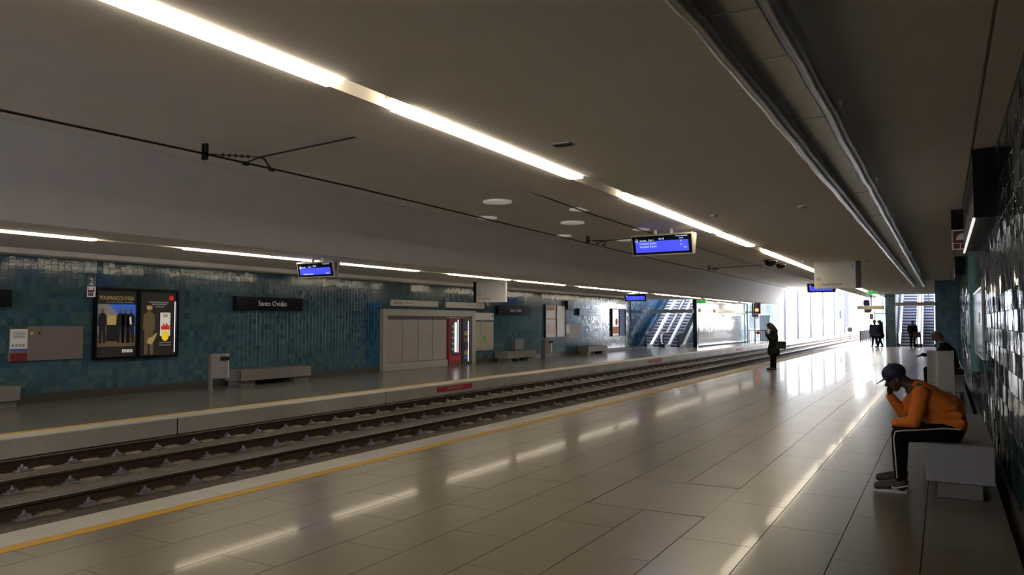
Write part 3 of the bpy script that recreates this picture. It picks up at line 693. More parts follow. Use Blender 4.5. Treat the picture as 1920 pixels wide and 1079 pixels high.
# metal panel front and vending machines
t = thing('metal_panel_front', 'pale metal wall front of four tall closed panels', 'cabinet', (WL, 20.42, 0)); h = 2.15
MB().box(.0, .06, 0, 5.9, 0, h).build('backing', 'metal_frame', t)
for a, c in ((0, .22), (5.62, 5.9)): MB().cbox(.06, .16, a, c, 0, h, c=.008).build('post', 'metal_frame', t)
MB().cbox(.06, .16, .22, 5.62, h-.24, h, c=.008).build('top_rail', 'metal_frame', t); MB().cbox(.06, .15, .22, 3.9, 0, .26, c=.008).build('plinth', 'metal_frame', t)
ys = [.22, 1.10, 2.03, 2.94, 3.86]
for a, c in zip(ys[:-1], ys[1:]):
    p = MB().cbox(.06, .12, a+.01, c-.01, .27, 1.78, c=.006).build('panel', 'metal_panel', t); MB().box(.06, .11, a+.02, c-.02, 1.80, 1.90).build('vent_strip', 'skirting_dark', p)
def vending(label, y0, y1, body, kind):
    t = thing('vending_machine', label, 'vending machine', (WL+.06, y0, 0), group='vending machines in the metal front'); L = y1-y0
    MB().cbox(0, .10, 0, L, .04, 1.85, c=.008).build('cabinet', body, t)
    if kind == 0:
        MB().box(.10, .105, .14, L*.72, .50, 1.72).build('window', 'print_dark', t)
        MB().box(.106, .11, .40, .53, .52, 1.68).build('light_tube', 'vending_light', t); MB().box(.106, .11, .30, .40, .55, 1.64).build('shelf_back', 'print_grey', t)
        for k in range(5): MB().ball((.115, .24, .64+.22*k), (.012,.05,.05), 8, 6).build('can', 'print_white', t, True)
        MB().box(.106, .112, .60, .655, .5, 1.78).build('edge_light', 'poster_tube', t); MB().box(.10, .106, .70, L-.03, .7, 1.75).build('side_picture', 'vending_purple', t)
        MB().box(.10, .104, .06, L-.06, .22, .36).build('red_band', 'red_paint', t); MB().box(.10, .106, .2, .62, .38, .49).build('delivery_slot', 'black', t)
    else:
        MB().box(.10, .104, .06, L-.06, .1, 1.75).build('picture', 'print_dark', t)
        for k, (z, m) in enumerate(((1.5,'vending_purple'),(1.25,'print_tan'),(1.0,'print_brown'),(.45,'print_tan'),(.3,'print_blue'))): MB().box(.105, .107, .10, .36, z-.09, z+.09).build('product_picture', m, t)
        MB().box(.105, .112, .38, .43, .12, 1.74).build('edge_light', 'poster_tube', t); MB().box(.105, .108, .47, .60, 1.2, 1.6).build('side_picture', 'vending_purple', t); MB().box(.105, .13, .1, .37, .62, .88).build('delivery_slot', 'black', t)
vending('red drinks vending machine with a bright white light tube', 24.36, 25.25, 'vending_red', 0)
vending('dark narrow vending machine with a thin vertical light', 25.33, 26.02, 'print_dark', 1)

# red warning plates on the far platform face
for lb, y0, y1 in (('red warning plate with pale lettering on the far platform edge', 16.84, 18.57), ('second smaller looking red plate farther along the platform edge', 33.7, 35.5), ('tiny far red plate on the platform edge near the signal', 50.6, 52.3)):
    t = thing('warning_plate', lb, 'sign', (FE, y0, -.20), group='red plates on the platform edge'); MB().box(0, .012, 0, y1-y0, 0, .14).build('plate', 'red_paint', t)
    text('PERIGO DE MORTE', .09, (.014, (y1-y0)*.5, .07), FACE_PX, 'print_pink', t, 'CENTER', sx=1.0)

# ------------------------------------------------------------------ benches and bins
def bench(label, x0, x1, y0, y1, zt=.515, zb=.15, inset=.10, stone='bench_stone'):
    t = thing('stone_bench', label, 'bench', ((x0+x1)/2, y0, 0), group='stone benches'); w = (x1-x0)/2; L = y1-y0
    MB().cbox(-w, w, 0, L, zb, zt, c=.008).build('seat_block', stone, t)
    for a in ((.0+.03, .55), (L-.58, L-.03)): MB().cbox(-w+inset, w-inset, a[0], a[1], 0, zb, c=.005).build('foot', 'bench_base', t)
bench('grey granite bench with the man in orange sitting on it', -.19, .39, 8.50, 11.5)
bench('granite bench behind the near bin where the man in black sits', -.19, .38, 19.5, 22.5)
for i, (a, c, lb) in enumerate(((5.4,8.45,'stone bench cut off at the left picture edge'),(13.95,16.5,'stone bench under the Santo Ovídio sign beside the first bin'),(28.0,30.6,'stone bench below the second name sign on the far platform'),(36.45,39.05,'pale stone bench on the far platform nearest the far escalators'))):
    bench(lb, WL+.06, WL+.68, a, c, .42, .13, .08, 'far_bench_stone')
def bin_(label, x, y, h, w, rz=0, post_right=True, d=.34):
    t = thing('litter_bin', label, 'bin', (x, y, 0), (0, 0, R(rz)), 'grey litter bins'); s = 1 if post_right else -1
    z0 = h*.34 if h < 1 else h*.30
    n = 12; pts = [(s*w*.5, -d*.5+.02), (s*w*.5, d*.5-.02)] if s > 0 else [(s*w*.5, d*.5-.02), (s*w*.5, -d*.5+.02)]
    arc = [(-s*(w*.5-d*.5) - s*d*.5*math.sin(math.pi*k/n), (d*.5-.02)*math.cos(math.pi*k/n)) for k in range(n+1)]
    if s < 0: arc = arc[::-1]
    poly = [(s*w*.42, d*.5-.02)] + arc + [(s*w*.42, -(d*.5-.02))] if s > 0 else [(s*w*.42, -(d*.5-.02))] + arc + [(s*w*.42, d*.5-.02)]
    MB().prism(poly, 2, z0, h).build('body', 'bin_metal', t); MB().prism([(p[0]*.9, p[1]*.9) for p in poly], 2, h, h+.004).build('lid', 'bin_metal', t)
    MB().cbox(s*w*.42, s*w*.5, -d*.5, d*.5, 0, h+.004, c=.004).build('post', 'bin_metal', t)
    MB().cbox(s*w*.30, s*w*.52, -d*.5, d*.5, 0, .012, c=.003).build('foot_plate', 'bin_metal', t)
    return t
t = bin_('large grey litter bin standing before the man in black', -.085, 18.45, 1.085, .50, 0, True, .42)
t = bin_('grey litter bin left of the bench under the name sign', -15.75, 12.95, .90, .46, 62, False); MB().box(-.02, .20, -.175, -.168, .74, .84).build('slot', 'black', t)
t = bin_('grey litter bin below the framed white poster pair', -15.75, 31.0, .90, .46, 62, False); MB().box(-.02, .20, -.175, -.168, .74, .84).build('slot', 'black', t)
t = thing('wall_box', 'grey green box on the tiled wall behind the second far bench', 'box', (WL+.01, 29.5, .45)); MB().cbox(0, .2, 0, .8, 0, .47, c=.01).build('case', 'bench_base', t); MB().box(.2, .203, .1, .7, .05, .42).build('lid', 'bench_base', t)

# ------------------------------------------------------------------ fittings on the right wall
t = thing('sign_box', 'long box sign with black end high on the right wall', 'sign', (.31, 9.70, 2.84)); L = 4.6; w = WR-.31
MB().cbox(0, w, 0, L, 0, .75, c=.004).build('case', 'skirting_dark', t); MB().box(-.001, w, -.006, 0, 0, .75).build('end_plate', 'sign_black', t)
MB().box(-.012, .012, 0, L, -.03, 0).build('edge_lamp', 'poster_tube', t)
t = thing('sign_box', 'second box sign with black end farther along the right wall', 'sign', (.31, 25.4, 3.05)); 
MB().cbox(0, w, 0, 3.5, 0, .54, c=.004).build('case', 'skirting_dark', t); MB().box(-.001, w, -.006, 0, 0, .54).build('end_plate', 'sign_black', t)
t = thing('glass_fin', 'narrow teal glass fin standing out from the right wall', 'glass fin', (.43, 17.0, .75)); MB().box(0, WR-.43, 0, .05, 0, 2.3).build('pane', 'teal_glass', t); MB().box(.02, WR-.43, .05, .06, .1, 2.2).build('bracket', 'steel', t)
t = thing('wall_case', 'pale framed glass case on the right wall', 'display case', (WR-.05, 13.3, 1.13)); L, h = 3.4, 1.1
MB().box(.01, .042, 0, .06, 0, h).box(.01, .042, L-.06, L, 0, h).box(.01, .042, 0.06, L-.06, 0, .03).box(.01, .042, .06, L-.06, h-.03, h).build('frame', 'steel', t); MB().box(.018, .042, .06, L-.06, .03, h-.03).build('pane', 'door_blue', t); MB().box(.014, .018, .9, 1.3, .55, .72).build('red_mark', 'red_paint', t)

# ------------------------------------------------------------------ escalators
def escalator(label, x0, x1, yb, rise):
    t = thing('escalator', label, 'escalator', ((x0+x1)/2, yb, 0), group='escalators'); w = (x1-x0)/2; tn = math.tan(R(30)); sh, sd = .21, .21/tn; n = int(rise/sh)
    MB().box(-w, w, -1.4, .0, -.05, .012).build('landing_plate', 'steel', t)
    sb = MB(); sb.box(-w+.16, w-.16, 0, sd+.1, 0, sh, 0); sb.box(-w+.165, w-.165, -.006, .06, sh-.09, sh+.004, 1); sm = sb.mesh('step', ['step_dark', 'step_edge'])
    for k in range(n): link('step', sm, t, (0, .25 + sd*k, sh*k))
    Lr = n*sd; top = n*sh
    for s in (-1, 1):
        xa = s*(w-.08)
        prof = [(-.9,0),(-.9,.28),(.10,.30),(.10+Lr,top+.30),(.10+Lr+1,top+.3),(.10+Lr+1,0),(.6,0)]
        MB().prism([(-.9,.0),(-.9,.16),(.18,.20),(.25+Lr,top+.28),(.25+Lr,top-.35),(.55,-.02)], 0, xa-.10, xa+.10).build('skirt', 'escalator_skirt', t)
        MB().prism([(-.85,.16),(-1.0,.55),(-.80,.90),(.15,.95),(.22+Lr,top+1.05),(.22+Lr,top+.25),(.18,.2)], 0, xa-.006, xa+.006).build('balustrade_glass', 'glass', t)
        MB().tube([(xa,-.70,.22),(xa,-.95,.34),(xa,-1.05,.58),(xa,-.96,.84),(xa,-.75,.94),(xa,.15,.99),(xa,.22+Lr,top+1.09)], .038, 8).build('handrail', 'rubber', t)
        MB().cbox(xa-.09, xa+.09, -.98, -.55, 0, .24, c=.02).build('newel', 'rubber', t)
    return t
escalator('left one of the two far platform escalators, against the blue wall', -17.45, -16.28, 49.6, 5.2)
escalator('right one of the two far platform escalators, beside the pale wall', -16.22, -15.05, 49.6, 5.2)
escalator('wider left escalator at the end of the near platform', -2.80, -1.52, 58.6, 5.6)
escalator('right escalator at the end of the near platform beside the blue wall', -1.46, -.42, 58.6, 5.6)
t = thing('tiled_column', 'dark teal tiled column left of the near platform escalators', 'column', (-3.2, 58.0, 0)); MB().box(-.3, .3, .01, .6, 0, ZC+.3).build('core', 'grout', t)
tiles(t, .2, [(-.2+.2*i, .1+.2*j) for i in range(3) for j in range(18)], frame_ny(.01), lambda c: TC, 298, .008, 'tile_matte', 12)
struct('wall_escalator_well', 'pale stairwell walls of the near platform escalators, the rear one added against the sky', MB().box(-3.02, -2.90, 58.65, 71, -.1, 9).box(-2.90, -.34, 70.8, 71, -.1, 9), 'door_blue')  # rear wall added to block the horizon sky behind the steps
struct('wall_niche_end', 'pale end wall added to the far escalator niche against the sky', MB().box(-18.2, -14.52, 63.8, 64, -.1, 9), 'door_blue')  # added to shut out the sky behind the niche
# sign bars over the escalators
def xbar(label, x0, x1, y, z0, z1, m, hang):
    t = thing('bar_sign', label, 'sign', (x0, y, z0), group='bar signs at the escalators'); MB().cbox(0, x1-x0, 0, .12, 0, z1-z0, c=.006).build('board', m, t)
    for f in hang: MB().tube([(f*(x1-x0),.06,z1-z0),(f*(x1-x0),.06,3.6-z0 if y > 55 else ZF-z0)], .02, 8).build('hanger', 'steel', t)
xbar('dark bar sign across the front of the far escalators', -18.0+.25, -14.3, 49.2, 2.30, 2.52, 'metal_frame', (.15, .6, .95))
xbar('dark bar sign across the near platform escalators', -2.9, -.34, 57.9, 2.78, 3.02, 'metal_frame', (.2, .8))
xbar('cream bar sign left of the teal column with a signal behind', -5.2, -3.5, 57.6, 2.55, 2.82, 'sign_cream', (.2, .8))
t = thing('bar_sign', 'cream bar sign on the pale wall right of the far escalators', 'sign', (-14.31, 54.5, 2.36), group='bar signs at the escalators'); MB().cbox(0, .08, 0, 10.5, 0, .24, c=.006).build('board', 'sign_cream', t)
t = thing('bar_sign', 'short dark bar sign beside the black wall end', 'sign', (-14.31, 50.8, 2.36), group='bar signs at the escalators'); MB().cbox(0, .08, 0, 2.6, 0, .24, c=.006).build('board', 'metal_frame', t); MB().box(0.08, .083, 0, .7, 0, .24).build('black_end', 'sign_black', t)
t = thing('exit_sign', 'small green exit sign over the far escalator wall end', 'sign', (-13.9, 49.8, 2.92)); MB().cbox(-.3, .3, 0, .06, 0, .2, c=.005).build('plate', 'green_exit', t); MB().tube([(0,.03,.2),(0,.03,.28)], .012, 6).build('hanger', 'steel', t); 
t = thing('exit_sign', 'small green exit sign above the far strip lights of the near platform', 'sign', (-3.7, 50, 3.35)); MB().cbox(-.3, .3, 0, .06, 0, .18, c=.005).build('plate', 'green_exit', t); MB().tube([(0,.03,.18),(0,.03,.25)], .012, 6).build('hanger', 'steel', t)

# ------------------------------------------------------------------ signals and the open end of the hall
t = thing('track_signal', 'track signal with a glowing red lamp over the far platform end', 'signal', (-12.86, 62, 2.22))
MB().cbox(-.26, .26, 0, .22, .12, .98, c=.02).build('housing', 'black', t); MB().tube([(-.02,-.005,.42),(-.02,-.03,.42)], .135, 18).build('lamp', 'red_lamp', t); MB().tube([(-.02,-.08,.42),(-.02,0,.42)], .16, 18, cap=False).build('visor', 'black', t)
MB().tube([(-.02,-.005,.78),(-.02,-.02,.78)], .12, 16).build('lens', 'black_gloss', t)
MB().tube([(-.36,.1,.0),(-.36,.1,.98)], .06, 8).build('post', 'black', t); MB().cbox(-.42, .1, .0, .3, -.12, .10, c=.02).build('bracket', 'insulator', t); MB().tube([(-.2,.1,-.1),(-.05,.1,-.26),(.1,.1,-.1)], .04, 6).build('cable_loop', 'print_tan', t); MB().box(-.42, -.30, .04, .16, .97, .99).build('mount', 'black', t)
t = thing('track_signal', 'black rear of a signal under a blue post at the platform end', 'signal', (-4.85, 60.5, 2.35))
MB().cbox(-.22, .22, 0, .2, .5, .95, c=.08).build('housing', 'coat_navy', t); MB().cbox(-.18, .28, 0, .2, 0, .36, c=.04).build('lower_box', 'insulator', t); MB().tube([(.3,.1,.1),(.3,.1,1.25)], .05, 8).build('post', 'coat_navy', t); MB().box(-.1, .32, .06, .14, .36, .5).build('bracket', 'insulator', t)
# light blue frames at the far platform end
def frame_tower(label, x0, x1, y, z1, bars):
    t = thing('glass_partition', label, 'partition', (x0, y, 0), group='light blue frames at the open end'); w = x1-x0
    for a in (0, w): MB().cbox(a-.05, a+.05, -.05, .05, 0, z1, c=.008).build('post', 'blue_frame', t)
    for z in bars: MB().cbox(.05, w-.05, -.04, .04, z-.06, z+.06, c=.006).build('rail', 'blue_frame', t)
    MB().box(.05, w-.05, -.006, .006, .1, z1-.1).build('pane', 'glass', t)
frame_tower('narrow tall light blue frame left of the white opening', -13.35, -12.75, 67.6, 4.3, (2.35, 4.1))
frame_tower('light blue door frame behind the red signal', -14.2, -13.6, 64.6, 3.2, (2.5,))
t = thing('door_panel', 'grey blue door panel below the red signal', 'door', (-13.55, 66.2, 0)); MB().cbox(0, .85, 0, .06, .05, 2.1, c=.006).build('leaf', 'door_blue', t); MB().cbox(-.0, .9, 0, .06, 2.1, 2.25, c=.006).build('lintel', 'blue_frame', t); MB().box(.7, .74, -.04, 0, .95, 1.1).build('handle', 'steel', t)
t = thing('barrier_gate', 'low grey barred gate with a round red sign at the far platform end', 'gate', (-13.9, 63.6, 0))
for z in (.12, .98): MB().box(0, 1.5, 0, .04, z, z+.05).build('rail', 'fence_grey', t)
for k in range(9): MB().box(.02+k*.18, .05+k*.18, 0, .04, 0 if k in (0, 8) else .12, 1.0).build('bar', 'fence_grey', t)
MB().tube([(.75,-.01,.82),(.75,-.02,.82)], .15, 16).build('round_sign', 'red_paint', t)
t = thing('platform_fence', 'grey panel fence along the far end of the near platform', 'fence', (-6.2, 70.5, 0))
for k in range(8):
    MB().cbox(0, .05, 2*k+.03, 2*k+1.97, .12, .92, c=.006).build('panel', 'fence_grey', t); MB().cbox(-.02, .07, 2*k-.03, 2*k+.03, 0, .95, c=.006).build('post', 'fence_grey', t)
# glazed end screen beside the column
t = thing('glazed_screen', 'glass end screen with light blue posts left of the teal column', 'window', (-4.75, 66.6, 0))
for k in range(4): MB().cbox(.55*k-.04, .55*k+.04, -.04, .04, 0, ZC, c=.006).build('post', 'blue_frame', t)
for k in range(3):
    for z0, z1 in ((.05, 2.3), (2.4, 3.5)): MB().box(.55*k+.05, .55*k+.50, -.006, .006, z0, z1).build('pane', 'glass', t)
MB().box(0, 1.65, -.03, .03, 2.3, 2.4).build('rail', 'blue_frame', t)

# outside
struct('floor_outside', 'bright paving outside the station', MB().box(-140, 140, 74.2, 400, -1.2, -.45).box(-140, FE-.5, 78, 400, -.9, -.06).box(-6.2, 140, 74.2, 400, -.9, -.04), 'outside_paving')
t = thing('glazed_side_wall', 'row of pale posts and glass along the left side beyond the hall', 'glass wall', (-12.6, 72.5, 0))
ys = [0, 7.1, 15.5, 25.2, 36, 48]
for k, y in enumerate(ys): MB().cbox(-.10, .10, y-.12, y+.12, -.06, 6.2, c=.02).build('post', 'outside_wall', t)
for a, c in zip(ys[:-1], ys[1:]): MB().box(-.01, .01, a+.13, c-.13, 0, 6.0).build('pane', 'glass', t)
MB().box(-.08, .08, .12, 48, 6.0, 6.2).build('top_rail', 'outside_wall', t)
t = thing('track_sign', 'dark round sign on a thin stem between the tracks outside', 'sign', (-9.1, 92, -.45)); MB().tube([(0,0,0),(0,0,1.3)], .03, 6).build('stem', 'fence_grey', t); MB().tube([(0,-.04,1.28),(0,.0,1.28)], .27, 20).build('disc', 'black', t)
t = thing('post_box', 'small dark box on a thin post outside the opening', 'post', (-9.6, 88, -.45)); MB().tube([(0,0,0),(0,0,3.4)], .03, 6).build('post', 'outside_wall', t); MB().cbox(-.12, .12, -.1, .1, 2.5, 3.4, c=.02).build('box', 'outside_window', t)
t = thing('post_box', 'small red sign on a bent post by the platform fence', 'post', (-5.6, 72.6, -.04)); MB().tube([(0,0,0),(0,0,1.9),(.12,0,2.1)], .035, 6).build('post', 'fence_grey', t); MB().cbox(.0, .3, -.1, .1, 1.95, 2.45, c=.02).build('plate', 'brim_maroon', t)
def building(label, x0, x1, y, h, cols, rows, m='outside_wall'):
    t = thing('building', label, 'building', (x0, y, -.1)); w = x1-x0; MB().box(0, w, 0, 14, 0, h).build('wall', m, t); MB().box(-.3, w+.3, -.3, 14.3, h, h+.5).build('roof', m, t)
    me = MB().box(-.75, .75, -.05, .02, 0, 1.5).mesh('window', 'outside_window')
    for c in range(cols):
        for r in range(rows): link('window', me, t, ((c+.5)*w/cols, 0, 2 + r*3.1))
building('pale apartment tower with window columns behind the glass', -62, -44, 230, 46, 5, 14)
building('pale low building left of the tower outside', -95, -70, 215, 17, 6, 5)
building('pale slab block right of the tower outside', -41, -26, 260, 40, 5, 12)
for i, (x, y) in enumerate(((-17,86),(-18.5,95),(-17.5,104),(-19,115))):
    t = thing('shrub', f'{ORD[i]} faint pale green shrub beyond the glass from the left', 'shrub', (x, y, -.1), group='shrubs beyond the glass'); rnd = random.Random(i)
    b = MB()
    for k in range(150):
        a, q = rnd.uniform(0, 6.28), rnd.random()**.5*.9; z = rnd.uniform(.1, 1.5)*(1.1-q*.6); c = Vector((q*math.cos(a), q*math.sin(a), z)); d = Vector((rnd.uniform(-1,1), rnd.uniform(-1,1), rnd.uniform(0,1))).normalized()*.25; e = d.orthogonal().normalized()*.07
        b.add([c, c+d*.5+e, c+d, c+d*.5-e], [(0,1,2,3)])
    o = b.build('foliage', 'outside_grass', t); o['kind'] = 'stuff'; MB().tube([(0,0,0),(0,0,.7)], .03, 6).build('stem', 'print_brown', t)

# ------------------------------------------------------------------ people
def hull_caps(prims):
    """prims: ('c', p0, r0, p1, r1) tapered capsule or ('e', centre, (rx,ry,rz), euler)"""
    vs, fs = [], []
    for p in prims:
        bm = bmesh.new()
        if p[0] == 'c':
            for c, r in ((p[1], p[2]), (p[3], p[4])): bmesh.ops.create_icosphere(bm, subdivisions=2, radius=r, matrix=Matrix.Translation(Vector(c)))
            res = bmesh.ops.convex_hull(bm, input=bm.verts); bmesh.ops.delete(bm, geom=list(set(e for e in res['geom_interior'] if isinstance(e, bmesh.types.BMVert))), context='VERTS')
        else:
            bmesh.ops.create_icosphere(bm, subdivisions=3, radius=1, matrix=Matrix.Translation(Vector(p[1])) @ Euler(p[3] if len(p) > 3 else (0,0,0)).to_matrix().to_4x4() @ Matrix.Diagonal((*p[2], 1)))
        bmesh.ops.recalc_face_normals(bm, faces=bm.faces)
        bm.verts.index_update(); k = len(vs); vs += [v.co.copy() for v in bm.verts]; fs += [[v.index + k for v in f.verts] for f in bm.faces]; bm.free()
    return vs, fs
def sculpt(name, prims, m, parent, voxel=.012, smooth=4, fac=.5):
    vs, fs = hull_caps(prims); me = bpy.data.meshes.new(name); me.from_pydata([tuple(v) for v in vs], [], fs)
    o = bpy.data.objects.new(name, me); C.objects.link(o)
    r = o.modifiers.new('r', 'REMESH'); r.mode = 'VOXEL'; r.voxel_size = voxel
    s = o.modifiers.new('s', 'SMOOTH'); s.iterations = smooth; s.factor = fac
    bpy.context.view_layer.update(); ev = o.evaluated_get(bpy.context.evaluated_depsgraph_get())
    n = bpy.data.meshes.new_from_object(ev); n.name = name; n.materials.clear(); n.materials.append(M[m])
    n.polygons.foreach_set('use_smooth', [True]*len(n.polygons)); n.polygons.foreach_set('material_index', [0]*len(n.polygons))
    o.modifiers.clear(); o.data = n; bpy.data.meshes.remove(me); o.parent = parent
    return o
V = Vector
def hand(wrist, fingers_dir, palm_normal, side, curl=.5, s=1.0):
    """palm with four unequal bent fingers and a thumb leaving its side"""
    w = V(wrist); d = V(fingers_dir).normalized(); n = V(palm_normal); n = (n - d*n.dot(d)).normalized(); q = d.cross(n)*side
    P = [('c', w, .024*s, w + d*.035*s, .026*s)]
    knuck = w + d*.085*s
    for k, off in enumerate((-.030, -.010, .010, .029)):
        P.append(('c', w + d*.02*s + q*off*.6*s, .016*s, knuck + q*off*s, .0125*s))
    for k, (off, L) in enumerate(zip((-.031, -.0105, .0105, .030), (.066, .078, .072, .056))):
        a = knuck + q*off*s; b_ = a + (d*math.cos(curl*.6) + n*math.sin(curl*.6))*L*.52*s; c = b_ + (d*math.cos(curl*1.6) + n*math.sin(curl*1.6))*L*.5*s
        P += [('c', a, .0100*s, b_, .0092*s), ('c', b_, .0092*s, c, .0078*s)]
    a = w + d*.025*s - q*.024*s; b_ = a + (d*.6 - q*.75 + n*.25).normalized()*.045*s; c = b_ + (d*.9 - q*.25 + n*.35).normalized()*.034*s
    return P + [('c', a, .014*s, b_, .0115*s), ('c', b_, .0115*s, c, .009*s)]
def head(c, fwd, up, s=1.0):
    c, f, u = V(c), V(fwd).normalized(), V(up); u = (u - f*u.dot(f)).normalized(); r = f.cross(u)
    rot = Matrix((r, f, u)).transposed().to_euler()
    P = [('e', c + u*.035*s, (.074*s, .094*s, .085*s), rot), ('c', c + f*.025*s - u*.02*s, .064*s, c + f*.045*s - u*.075*s, .036*s),
         ('c', c + f*.092*s + u*.012*s, .009*s, c + f*.112*s - u*.022*s, .015*s), ('c', c + f*.082*s - u*.058*s - r*.018*s, .010*s, c + f*.082*s - u*.058*s + r*.018*s, .010*s),
         ('c', c + f*.080*s + u*.034*s - r*.035*s, .012*s, c + f*.080*s + u*.034*s + r*.035*s, .012*s)]
    for k in (-1, 1): P.append(('e', c + r*k*.076*s - f*.005*s - u*.012*s, (.012*s, .022*s, .034*s), rot))
    return P, (c, f, u, r)
def eyes(hd, parent, s=1.0):
    c, f, u, r = hd
    for k in (-1, 1): p = c + f*.082*s + u*.010*s + r*k*.031*s; MB().ball(p, .012*s, 8, 6).build('eye', 'eye', parent, True)

# --- man in orange, bent forward on the bench (faces -X, his left side to the camera)
t = thing('person', 'person in orange jacket and navy cap bent forward on the near bench', 'person', (0, 0, 0))
pel, low, chest, nb = V((.02,8.78,.63)), V((.015,8.78,.77)), V((-.145,8.78,.925)), V((-.285,8.78,1.035))
hc = V((-.435,8.775,1.115)); hf = V((-.90,-.04,-.42)); HP, HD = head(hc, hf, (-.30,0,.95), 1.08)
shL, shR = V((-.215,8.60,.985)), V((-.235,8.97,.985)); elL, elR = V((-.275,8.545,.715)), V((-.385,8.98,.745)); wrL, wrR = V((-.445,8.62,.685)), V((-.505,8.90,.925))
kL, kR = V((-.41,8.60,.575)), V((-.415,8.97,.575)); hL, hR = V((.02,8.68,.615)), V((.02,8.88,.615)); aL, aR = V((-.415,8.545,.115)), V((-.43,9.04,.115))
body = HP + [('c', nb, .062, hc - V(hf)*.02, .058), ('c', pel, .115, low, .105), ('c', low, .105, chest, .115), ('c', chest, .115, nb, .085), ('c', shL, .06, shR, .06)]
for sh, el, wr, hip, kn, an in ((shL, elL, wrL, hL, kL, aL), (shR, elR, wrR, hR, kR, aR)):
    body += [('c', chest, .07, sh, .055), ('c', sh, .052, el, .04), ('c', el, .04, wr, .026), ('c', pel, .10, hip, .085), ('c', hip, .08, kn, .055), ('c', kn, .052, kn + (an-kn)*.4, .05), ('c', kn + (an-kn)*.4, .05, an, .036), ('c', an, .04, an + V((-.16,0,-.065)), .028)]
body += hand(wrR, (-.12,-.28,.95), (.80,-.35,.2), -1, .45, 1.05) + hand(wrL, (-.10,.90,-.40), (.5,0,-.85), 1, .8, 1.0)
bo = sculpt('body', body, 'skin', t, .0075, 3); eyes(HD, t, 1.08)
jk = [('c', V((.025,8.78,.66)), .150, V((.02,8.78,.79)), .140), ('c', V((.025,8.72,.64)), .125, V((.025,8.84,.64)), .125), ('c', V((.02,8.78,.79)), .140, V((-.06,8.78,.87)), .150), ('c', V((-.05,8.72,.86)), .135, V((-.14,8.70,.925)), .125), ('c', V((-.05,8.84,.86)), .135, V((-.14,8.86,.925)), .125), ('c', chest, .14, nb + V((.03,0,-.01)), .098)]
for sh, el, wr in ((shL, elL, wrL), (shR, elR, wrR)):
    jk += [('c', chest, .11, sh, .088), ('c', sh, .086, sh + (el-sh)*.5, .082), ('c', sh + (el-sh)*.5, .082, el, .068), ('c', el, .066, wr, .044)]
for k, (zz, xx) in enumerate(((.70,.10),(.775,.085),(.85,.04))): jk.append(('c', V((xx-.10,8.64,zz)), .030, V((xx+.03,8.65,zz+.012)), .034))
jk += [('c', V((-.07,8.74,.72)), .12, V((-.15,8.74,.84)), .125), ('c', V((-.07,8.84,.72)), .12, V((-.15,8.84,.84)), .125), ('c', V((.05,8.78,.68)), .14, V((.0,8.78,.84)), .155)]
sculpt('jacket', jk, 'jacket_orange', t, .010, 4)
sculpt('collar', [('c', nb + V((-.012,-.06,-.005)), .036, nb + V((-.012,.06,-.005)), .036), ('c', nb + V((.05,-.07,.012)), .04, nb + V((.05,.07,.012)), .04), ('c', nb+V((-.035,0,-.035)), .045, nb+V((.04,0,0)), .062)], 'collar_grey', t, .010, 3)
tr = [('c', V((.03,8.72,.615)), .125, V((.03,8.84,.615)), .125)]
for hip, kn, an in ((hL, kL, aL), (hR, kR, aR)): tr += [('c', hip, .105, kn, .080), ('c', kn, .080, kn + (an-kn)*.5, .070), ('c', kn + (an-kn)*.5, .070, an + V((.005,0,.03)), .056)]
sculpt('trousers', tr, 'trouser_black', t, .010, 3)
st = [hL + V((.09,-.108,.045)), hL + V((-.05,-.110,.045)), hL.lerp(kL,.5) + V((0,-.098,.045)), kL + V((.02,-.082,.045)), kL + V((-.035,-.078,.03)), kL + V((-.052,-.072,-.03)), kL.lerp(aL,.5) + V((-.035,-.073,0)), aL + V((-.022,-.062,.04))]
MB().tube([st[0] + V((.02,0,.03))] + st, .0075, 6).build('side_stripe', 'stripe_cream', t, True)
for an, yw, tt in ((aL, 0, 'left'), (aR, .12, 'right')):
    o = an; sk = [('c', o + V((.02,0,-.0)), .054, o + V((.012,0,-.045)), .056), ('c', o + V((.0,0,-.03)), .058, o + V((-.12,-yw*.2,-.050)), .053), ('c', o + V((-.12,-yw*.2,-.050)), .053, o + V((-.198,-yw*.3,-.062)), .044)]
    s_ = sculpt('shoe', sk, 'shoe_grey', t, .008, 3)
    n = 18; out = []
    for k in range(n):
        a = 2*math.pi*k/n; cx = math.cos(a); out.append((o.x - .090 + .158*cx, o.y - (1 - cx)*yw*.14 + (.038 - .004*cx)*math.sin(a)))
    MB().prism(out, 2, .001, .040).build('sole', 'shoe_sole', s_)
    b = MB(); yy = o.y - .0605; b.add([(o.x-.075,yy,.085),(o.x-.070,yy-.001,.050),(o.x-.045,yy-.001,.046),(o.x+.075,yy+.004,.086),(o.x+.072,yy+.004,.091),(o.x-.04,yy-.001,.064),(o.x-.062,yy-.001,.066)], [(0,1,2,6),(2,3,4,5),(2,5,6)])
    b.build('swoosh_mark', 'sock_white', s_)
